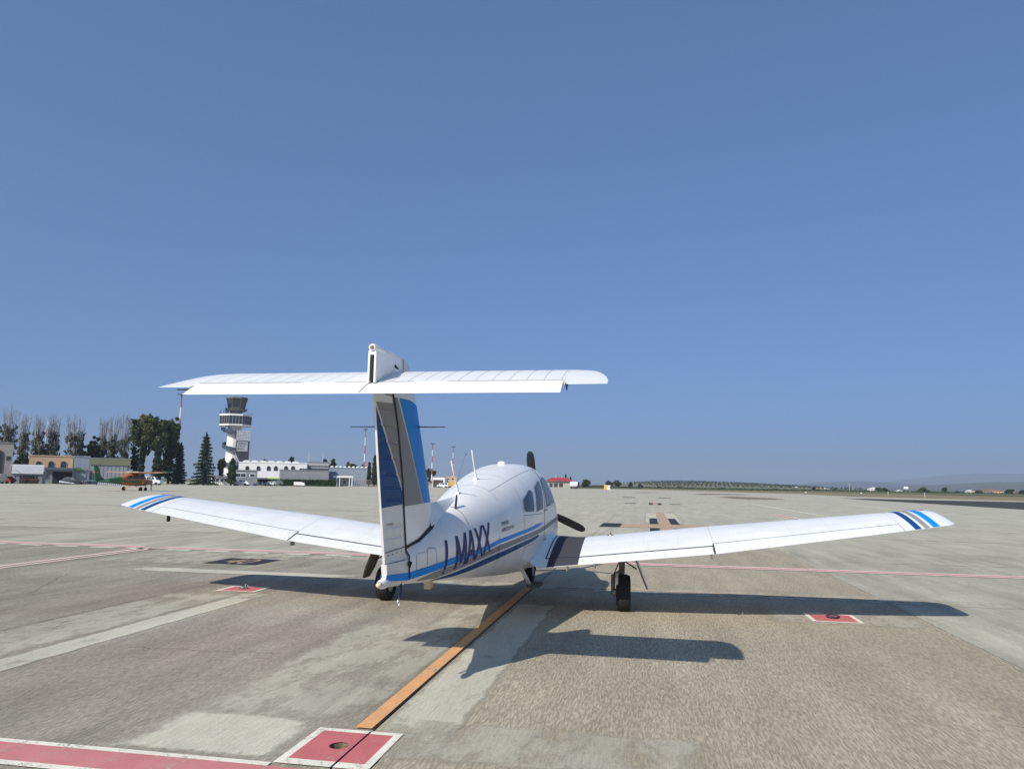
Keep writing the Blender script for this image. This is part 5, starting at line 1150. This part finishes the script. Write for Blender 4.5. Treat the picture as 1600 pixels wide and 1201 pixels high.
def poplar(px, pyt, D, w, label, leafy=.55, nb=9):
    r = rng_(); H = at(px, pyt, D).z; p = at(px, 745, D); t = thing('poplar_tree', label, 'tree', (p.x, D, 0), 0, 'poplars behind the hangars')
    W_ = w*D/FPX/2; MB().tube([(0, 0, 0), (.1, 0, H*.4), (0, .1, H*.93)], [.32, .22, .03], 7).build('trunk', BARK, t)
    br = MB(); tips = []
    for k in range(nb*4):
        z0 = H*(.1+.55*r.random()); a = 6.28*r.random(); q = W_*(.35+.6*r.random()); z1 = min(H*(.99-.16*r.random()), z0+H*(.3+.35*r.random()))
        pts = [(0, 0, z0), (q*.6*math.cos(a), q*.6*math.sin(a), z0+(z1-z0)*.35), (q*math.cos(a), q*math.sin(a), z1)]; br.tube(pts, [.06, .04, .018], 5, cap=False); tips.append(tuple(Vector(pts[0])*.35+Vector(pts[1])*.65))
        for j in range(6):
            f = .3+.65*r.random(); b = Vector(pts[1])*(1-f)+Vector(pts[2])*f; br.tube([b, b+Vector((r.normal()*.35, r.normal()*.35, .9+.9*r.random()))], [.032, .014], 4, cap=False)
    br.build('bare_branches', BARK, t, fix=False)
    C = []
    for k in range(135):
        z = H*leafy*(.08+.92*r.random()**1.15); a = 6.28*r.random(); q = W_*(1.0-.35*(z/H))*r.random()**.5; C.append(blob((q*math.cos(a), q*math.sin(a), z), (.45, .45, .7), 15, r, .1))
    for b in tips: C.append(blob(b, (.28, .28, .6), 10, r, .1))
    leaf_obj('crown', quads(np.concatenate(C), .21, r), L_POP, t)
def broad(name, label, px, D, pyt, w, mat_, group=None, trunk=.35, nl=7, size=.32, dens=1., flat=.6, pyb=None, lean=0):
    r = rng_(); H = at(px, pyt, D).z; p = at(px, 745, D); t = thing(name, label, 'tree', (p.x, D, 0), 0, group); W_ = w*D/FPX/2
    MB().tube([(lean*-.6, 0, 0), (lean*-.2, 0, H*trunk), (0, 0, H*.8)], [.05+H*.018, .04+H*.014, .05], 8).build('trunk', BARKD, t)
    lm = MB(); C = []; ch = H*(1-trunk)
    for k in range(nl):
        a = 6.28*k/nl+r.random(); q = W_*.55*(.4+.6*r.random()); z = H*trunk+ch*(.25+.55*r.random()); c = (q*math.cos(a), q*math.sin(a), z); rr_ = (W_*.52, W_*.52, ch*.26*flat/.6)
        lm.tube([(0, 0, H*trunk*.9), (c[0]*.5, c[1]*.5, (z+H*trunk)/2), c], [.05+H*.008, .07, .03], 5, cap=False); C.append(clumped(c, rr_, int(20*dens), 34, W_*.16, r))
    C.append(clumped((0, 0, H-ch*.28), (W_*.5, W_*.5, ch*.26), int(22*dens), 34, W_*.15, r))
    lm.build('limb', BARKD, t, fix=False); leaf_obj('crown', quads(np.concatenate(C), size, r), mat_, t)
def columnar(name, label, px, D, pyt, w, mat_, group=None, pow_=.7, size=.28, n=2600):
    r = rng_(); H = at(px, pyt, D).z; p = at(px, 745, D); t = thing(name, label, 'tree', (p.x, D, 0), 0, group); W_ = w*D/FPX/2
    MB().tube([(0, 0, 0), (0, 0, H*.9)], [.2, .03], 7).build('trunk', BARKD, t)
    u = r.random(n); z = H*(.06+.93*u); rad = W_*np.minimum(1, (u/.12)**.6)*(1-u)**pow_*(1.0+.18*np.sin(z*4+6*r.random())); a = 6.28*r.random(n); q = rad*(.6+.42*r.random(n))
    leaf_obj('crown', quads(np.stack([q*np.cos(a), q*np.sin(a), z], 1), size, r, .5), mat_, t)
def spruce(label, px, D, pyt, w, base=.06):
    r = rng_(); H = at(px, pyt, D).z; p = at(px, 745, D); t = thing('conifer_tree', label, 'tree', (p.x, D, 0), 0); W_ = w*D/FPX/2
    MB().tube([(0, 0, 0), (0, 0, H*.97)], [.28, .03], 8).build('trunk', BARKD, t); C = []; br = MB()
    nt_ = 15
    for k in range(nt_):
        f = k/nt_; z = H*(base+(.96-base)*f); R = W_*(1-f)**.85*(.85+.3*r.random())+.12
        for j in range(int(9-4*f)):
            a = 6.28*(j/int(9-4*f))+k*.7+.5*r.random(); ln = R*(.75+.4*r.random()); s_ = np.linspace(.15, 1, 9)[:, None]
            tip = np.array([math.cos(a)*ln, math.sin(a)*ln, -.18*ln]); line = np.array([0, 0, z])+s_*tip
            br.tube([(0, 0, z), tuple(np.array([0, 0, z])+tip)], [.05, .015], 4, cap=False); C.append((line[:, None, :]+r.normal(size=(9, 11, 3))*np.array([.22, .22, .14])*(1.25-.6*s_)[:, None, :]).reshape(-1, 3))
    br.build('branches', BARKD, t, fix=False); C.append(np.stack([r.normal(size=60)*.12, r.normal(size=60)*.12, H*(.9+.1*r.random(60))], 1)); leaf_obj('crown', quads(np.concatenate(C), .24, r, .45), L_SPR, t)
POPS = [(6, 634, 182, 30), (32, 648, 178, 18), (54, 648, 184, 22), (78, 647, 186, 22), (112, 648, 182, 32), (156, 651, 190, 16), (172, 648, 188, 22), (190, 644, 186, 22)]
POPL = ['tall half-bare poplar rising behind the grey-beige building', 'thin half-bare poplar just right of the grey-beige building', 'half-bare poplar behind the white shed fascia', 'half-bare poplar beside the lattice mast', 'broad half-bare poplar behind the ochre building', 'thin bare poplar behind the sheet metal block', 'half-bare poplar behind the left end of the green hangar', 'half-bare poplar behind the middle of the green hangar']
for (px, pyt, D, w), l in zip(POPS, POPL): poplar(px, pyt, D, w, l, .74 if px < 140 else .64)
broad('bushy_tree', 'rounded olive-brown tree between two poplars', 143, 186, 681, 28, L_BUSH, trunk=.12, nl=6)
broad('bushy_tree', 'dark bushes low behind the white shed', 32, 172, 708, 26, L_CYP, trunk=.05, nl=5)
broad('bushy_tree', 'low grey-green bushes behind the left end of the ochre building', 66, 190, 692, 34, L_POP, trunk=.05, nl=6, size=.24)
broad('bushy_tree', 'grey-green bushes behind the right end of the ochre building', 122, 190, 688, 26, L_POP, trunk=.05, nl=6, size=.24)
broad('stone_pine', 'large spreading stone pine with a leaning trunk behind the hangar', 228, 196, 650, 62, L_PINE, trunk=.46, nl=11, dens=1.5, flat=.75, lean=3)
broad('stone_pine', 'narrower stone pine right of the large pine', 263, 202, 655, 30, L_PINE, trunk=.42, nl=9, dens=1.2, flat=.95)
broad('leafy_tree', 'grey-green leafy tree below the narrower pine', 262, 198, 694, 26, L_BUSH, trunk=.08, nl=7)
columnar('cypress_tree', 'broad dark cypress in front of the pines', 244, 184, 690, 16, L_CYP, pow_=.55, n=3200); columnar('cypress_tree', 'slim dark cypress beside the hangar end wall', 219.5, 182, 690, 9, L_CYP, pow_=.3)
broad('bushy_tree', 'dark bushy trees behind the hangar end wall', 209, 188, 694, 18, L_BUSH, trunk=.08, nl=6, dens=.8, size=.26)
spruce('dark blue-green spruce left of the tall mast', 279, 204, 691, 20); spruce('tall dense conifer between the mast and the control tower', 318.5, 186, 675.5, 36)
columnar('young_tree', 'upright young tree before the tower shaft', 362, 185, 716, 14, L_BUSH, pow_=.35, n=1700)
broad('bushy_tree', 'small round tree behind the conifer and the tower', 345, 215, 717, 14, L_BUSH, trunk=.2, nl=4)
for px, pyt, w, l in ((411, 716.5, 8, 'small dark treetop behind the left part of the terminal'), (453, 713, 11, 'rounded treetop behind the middle of the terminal roof'), (507, 716, 5, 'slim treetop behind the upper hall'), (519, 715.5, 14, 'ragged treetop just right of the upper hall'), (546, 722, 32, 'wide rounded trees behind the long hall'), (567, 724, 6, 'small pointed treetop behind the long hall end')):
    broad('background_tree', l, px, 285, pyt, w, L_BUSH, trunk=.3, nl=5, size=.4, group='trees behind the terminal')
columnar('cypress_tree', 'tall dark cypress beside the mast at the long hall end', 585, 236, 711, 9, L_CYP, pow_=.35); columnar('cypress_tree', 'shorter dark cypress left of the mast at the long hall end', 576.5, 238, 722, 6, L_CYP, pow_=.35)
broad('bushy_tree', 'dark round tree behind the white loading bay', 674, 275, 733, 18, L_BUSH, trunk=.2, nl=5)
columnar('cypress_tree', 'tall thin cypress behind the red roof', 884, 345, 741, 2.6, L_CYP, pow_=.2, n=900); columnar('cypress_tree', 'shorter thin cypress right of the red roof', 891.5, 345, 744.3, 2.0, L_CYP, pow_=.2, n=700)
broad('round_tree', 'round dark tree right of the white tanker', 916, 345, 749.3, 14, L_BUSH, trunk=.15, nl=6, size=.4); broad('bushy_tree', 'dark bush behind the red-roofed hangar end', 900, 360, 752, 14, L_BUSH, trunk=.1, nl=5, size=.4)
broad('bushy_tree', 'small green trees behind the yellow cabinet', 952, 420, 752, 12, L_BUSH, trunk=.1, nl=5, size=.5); broad('bushy_tree', 'dark tree clump right of the yellow cabinet', 964, 470, 751.5, 14, L_BUSH, trunk=.1, nl=5, size=.5)
HEDGE = Site('hedge', 'clipped dark green hedge before the terminal halls', 'hedge', 482, 206)
r = rng_(); n = 5200; C = np.stack([HEDGE.x(437)+(HEDGE.x(526)-HEDGE.x(437))*r.random(n), 1.2*r.random(n), .3+1.5*r.random(n)], 1); leaf_obj('foliage', quads(C, .16, r), L_HEDGE, HEDGE.t)
MB().box(HEDGE.x(437)+.2, HEDGE.x(526)-.2, .25, .95, 0, 1.6).build('stems', L_CYP, HEDGE.t)
fl = mat('pink_blossom', (.45, .22, .16)); 
# low growth along the field edges: nobody could count it
r = rng_(); C = []
for k in range(9000):
    px = 905+r.random()*760; D = 430+r.random()*260+(px > 1250)*60; p = at(px, 760, D); C.append((p.x+r.normal()*2, D+r.normal()*6, .05+.9*r.random()**2))
sb = leaf_obj('shrub_belt', quads(np.array(C), .5, r, .5, .3), L_BUSH, None); tag(sb, 'belt of low scrub along the far field edge', None, kind='stuff')
# dry grass verge beyond the taxiway
verge = sheet('grass_verge', [[toac(v) for v in (gpx(1760, 788.6), gpx(1600, 782.4), gpx(1480, 779.2), gpx(1330, 775.4), gpx(1250, 771.3), gpx(1100, 767.0), gpx(1000, 764.1), gpx(1000, 762.6), gpx(1250, 768.2), gpx(1600, 776), gpx(1760, 780.5))]], M('dry_grass', (.25, .20, .125), 1., spec=.1, n=(.35, .3, (.16, .14, .08))), None, -.03)
verge.location = apron.location; verge.rotation_euler = apron.rotation_euler; tag(verge, 'strip of dry tan grass beyond the taxiway', None, kind='structure')
# runway-edge markers and signs on the verge
for px, D, c in ((1253, 250, 0), (1338, 255, 0), (1435, 190, 1), (1379, 235, 1)):
    p = at(px, 600, D); m_ = thing('edge_marker', ('low white marker box on the dry verge' if c == 0 else 'thin white marker post on the dry verge'), 'marker', (p.x, D, -.03), 0, 'taxiway edge markers %d' % c)
    if c == 0: MB().box(-.25, .25, 0, .2, .2, .5).build('panel', RIB, m_, bevel=.02); MB().box(-.05, .05, .05, .15, 0, .25).build('leg', GREYB, m_)
    else: MB().lathe([(.045, .1), (.045, 1.0), (.02, 1.05)], 8).build('post', RIB, m_); MB().lathe([(.16, 0), (.14, .1)], 8).build('foot', mat('yellow_ochre_paint', (.55, .36, .10), .6), m_)
# olive-grove rise
def hill(name, label, D, depth, pxs, m, n=120, rough=.06, seed=5, base=-.06):
    xs_ = [at(px, 760, D).x for px, _ in pxs]; zs_ = [at(px, py, D).z for px, py in pxs]; rg = np.random.default_rng(seed); rows = []
    X = np.linspace(xs_[0], xs_[-1], n); ph = rg.random(8)*6.28; amp = max(zs_)
    def H(x): return float(np.interp(x, xs_, zs_))
    for j in range(13):
        f = math.sin(math.pi*min(1, j/6)/2) if j <= 6 else math.cos(math.pi*(j-6)/12)
        rows.append([(x, D+depth*(j-6)/6, base+max(0, H(x)-base)*f*(1+rough*sum(math.sin(x*(k+1)*7/(xs_[-1]-xs_[0])*2+ph[k]+j*.8*(k+1)*.3)/(k+1) for k in range(6))*(0 if j in (0, 12) else 1))) for x in X])
    o = MB().grid(rows).build(name, m, None, 3.2); return tag(o, label, None, kind='structure')
FIELD = M('green_field', (.15, .165, .095), 1., spec=.1, n=(.02, .3, (.17, .15, .09))); SCRUB = M('scrub_slope', (.06, .068, .045), 1., spec=.1, n=(.006, .4, (.11, .10, .07))); ROCK = M('far_mountain_slope', (.055, .06, .055), 1., spec=.1, n=(.002, .4, (.09, .085, .07)))
hill('olive_hill', 'gentle rise planted with olive rows', 1150, 420, [(930, 758), (975, 755.4), (1010, 753.2), (1060, 753.0), (1110, 754.4), (1150, 756.8), (1185, 759.8), (1215, 762.3)], FIELD, rough=.02)
r = rng_(); C = []
for row in range(9):
    for k in range(44):
        px = 972+k*5.3+r.normal()*.3; f = row/8; D = 790+340*f
        top = at(px, float(np.interp(px, [930, 975, 1010, 1060, 1110, 1150, 1185, 1215], [758, 755.4, 753.2, 753.0, 754.4, 756.8, 759.8, 762.3])), 1150).z
        x = at(px, 758, 1150).x*(D/1150)**.15; z = top*math.sin(math.pi/2*max(0, min(1, (D-730)/420)))
        if z > .6: C.append(np.array([x, D, z+1.3])+r.normal(size=(14, 3))*np.array([.8, .8, .65]))
gv = leaf_obj('olive_grove', quads(np.concatenate(C), .7, r), L_OLV, None); tag(gv, 'rows of olive trees covering the gentle rise', None, kind='stuff')
hill('ridge', 'low scrub-covered ridge in the haze', 3600, 1300, [(1230, 768), (1330, 765), (1424, 761.6), (1487, 757.5), (1532, 755), (1600, 753.5), (1720, 751), (1860, 757), (1980, 772)], SCRUB, seed=8)
hill('ridge', 'faint distant ridge left of the larger mountain', 6500, 1500, [(930, 759), (1000, 755), (1035, 752), (1058, 750.6), (1090, 751.5), (1150, 756), (1240, 757.5), (1330, 752), (1400, 756), (1480, 764)], ROCK, seed=9)
hill('mountain', 'long hazy mountain rising on the horizon', 9500, 2600, [(1340, 764), (1442, 750), (1490, 744.5), (1526, 741), (1565, 741.5), (1600, 738), (1700, 733), (1850, 738), (2050, 772)], ROCK, seed=10)
# far trees and houses on the right
FT = [(1030, 760.3, 6, 640, 'small dark tree below the left end of the olive rise'), (1271, 760.5, 4, 620, 'lone upright dark tree between the ochre and white houses'), (1303, 764, 7, 560, 'low dark tree right of the long low white house'), (1382, 762.5, 9, 600, 'dark tree behind the blue-grey shed'), (1441, 762.0, 17, 560, 'wide dark tree clump right of the billboard'), (1475, 761.6, 8, 560, 'pointed dark tree between the wide clump and the ochre shed'), (1528, 766.6, 11, 520, 'dark tree before the left end of the ochre industrial building'), (1575, 764.6, 13, 520, 'round dark tree at the right end of the ochre industrial building'), (1596, 766.0, 9, 520, 'dark tree right of the small ochre end house'), (1372, 762, 10, 640, 'low tree behind the white warehouse roof'), (1353, 766.5, 8, 600, 'small shrub-like tree left of the white warehouse'), (1413, 767, 8, 600, 'small tree under the billboard'), (1495, 768, 9, 560, 'small tree before the low ochre shed'), (985, 753, 7, 560, 'small dark tree left of the olive rise'), (1000, 756, 9, 640, 'low dark tree before the olive rows, left end'), (1062, 760.8, 7, 700, 'low dark tree below the crest of the olive rise'), (1130, 762.3, 8, 700, 'low dark tree before the right part of the olive rise'), (1210, 764, 9, 700, 'low dark tree in front of the small white houses')]
for k, (px, pyt, w, D, l) in enumerate(FT): broad('far_tree', l, px, D, pyt, w, L_BUSH, trunk=.08, nl=5, size=.62, dens=.5, group='trees far across the fields')
FH = [(1181, 1186, 760.2, 900, WHITEB, 'tiny white house at the right foot of the olive rise'), (1208, 1213, 760.2, 900, WHITEB, 'small white house second from the olive rise'), (1218, 1228, 762.4, 860, CREAM, 'low ochre house beside the olive rise'), (1239, 1248, 761.4, 820, WHITEB, 'white house with pale walls near the lone dark tree'), (1250, 1258, 763.2, 820, CREAM, 'small ochre house near the lone dark tree'), (1276, 1284, 762.2, 800, CREAM, 'pale ochre house just right of the lone dark tree'), (1284, 1296, 764, 800, WHITEB, 'long low white house right of the lone dark tree'),
      (1355, 1374, 764.2, 640, WHITEB, 'white warehouse with shallow roof and trees behind'), (1376, 1382, 766, 640, BLUEG, 'small blue-grey shed beside the white warehouse'), (1396, 1413, 768, 620, WHITEB, 'long low white building left of the billboard'), (1415, 1424, 767.4, 640, CREAM, 'small ochre building behind the billboard'), (1489, 1500, 769, 600, CREAM, 'low ochre shed between two dark trees'), (1508, 1521, 767.2, 600, WHITEB, 'white gabled building joined to the long ochre one'), (1521.5, 1568, 767.0, 606, CREAM, 'long pale ochre industrial building'), (1536, 1551, 768.6, 596, BLUEG, 'blue-roofed low shed before the ochre industrial building'), (1581, 1590, 769.4, 590, CREAM, 'small ochre house at the end of the row')]
for px0, px1, pyt, D, m_, l in FH:
    n = max(2, int((px1-px0)/4)); step = (px1-px0)/n
    s = house('far_house', l, px0, px1, pyt, D, 9, m_, roof=ROOFG, group='houses across the fields', parapet=.3)
    hh = s.z1
    for k in range(n):
        a = s.xa+(s.xb-s.xa)*(k+.3)/n; b = s.xa+(s.xb-s.xa)*(k+.7)/n; w_ = MB().box(a, b, -.06, .02, hh*.35, hh*.7).build('window', WINB, s.t)
    MB().prism([(s.xa-.3, hh+.31), (s.xb+.3, hh+.31), ((s.xa+s.xb)/2, hh+.31+min(1.6, (s.xb-s.xa)*.16))], -.3, 9.3).build('gable_roof', RIB if m_ is WHITEB else mat('clay_roof', (.22, .12, .08), n=(.5, .2)), s.t)
bb = Site('billboard', 'white billboard on a single post among the far trees', 'billboard', 1414.5, 470)
MB().box(bb.x(1411), bb.x(1418.3), -.1, .1, bb.z(1414, 763.4), bb.z(1414, 760)).build('board', RIB, bb.t); MB().box(bb.x(1414.3)-.12, bb.x(1414.3)+.12, -.08, .08, -.05, bb.z(1414, 763.4)).build('post', GREYB, bb.t)
an = Site('aerial_mast', 'thin red and white aerial mast far across the field', 'radio mast', 1320, 520); 
for k in range(5): MB().tube([(0, 0, k*1.4), (0, 0, (k+1)*1.4)], .12, 5).build('mast_section', MASTW if k % 2 else MASTR, an.t)

# haze: one closed box of thin air round everything
hz = MB().box(-14800, 14800, -1900, 14800, -1.5, 340).build('haze', None, None)
hm = bpy.data.materials.new('thin_haze'); hm.use_nodes = True; t = hm.node_tree; t.nodes.clear(); o = t.nodes.new('ShaderNodeOutputMaterial'); v = t.nodes.new('ShaderNodeVolumePrincipled')
v.inputs['Color'].default_value = (.47, .57, .72, 1); v.inputs['Density'].default_value = 1.6e-4; v.inputs['Anisotropy'].default_value = 0.0
t.links.new(v.outputs[0], o.inputs['Volume']); hz.data.materials.append(hm); tag(hz, 'thin pale haze over the airfield and hills', None, kind='stuff')
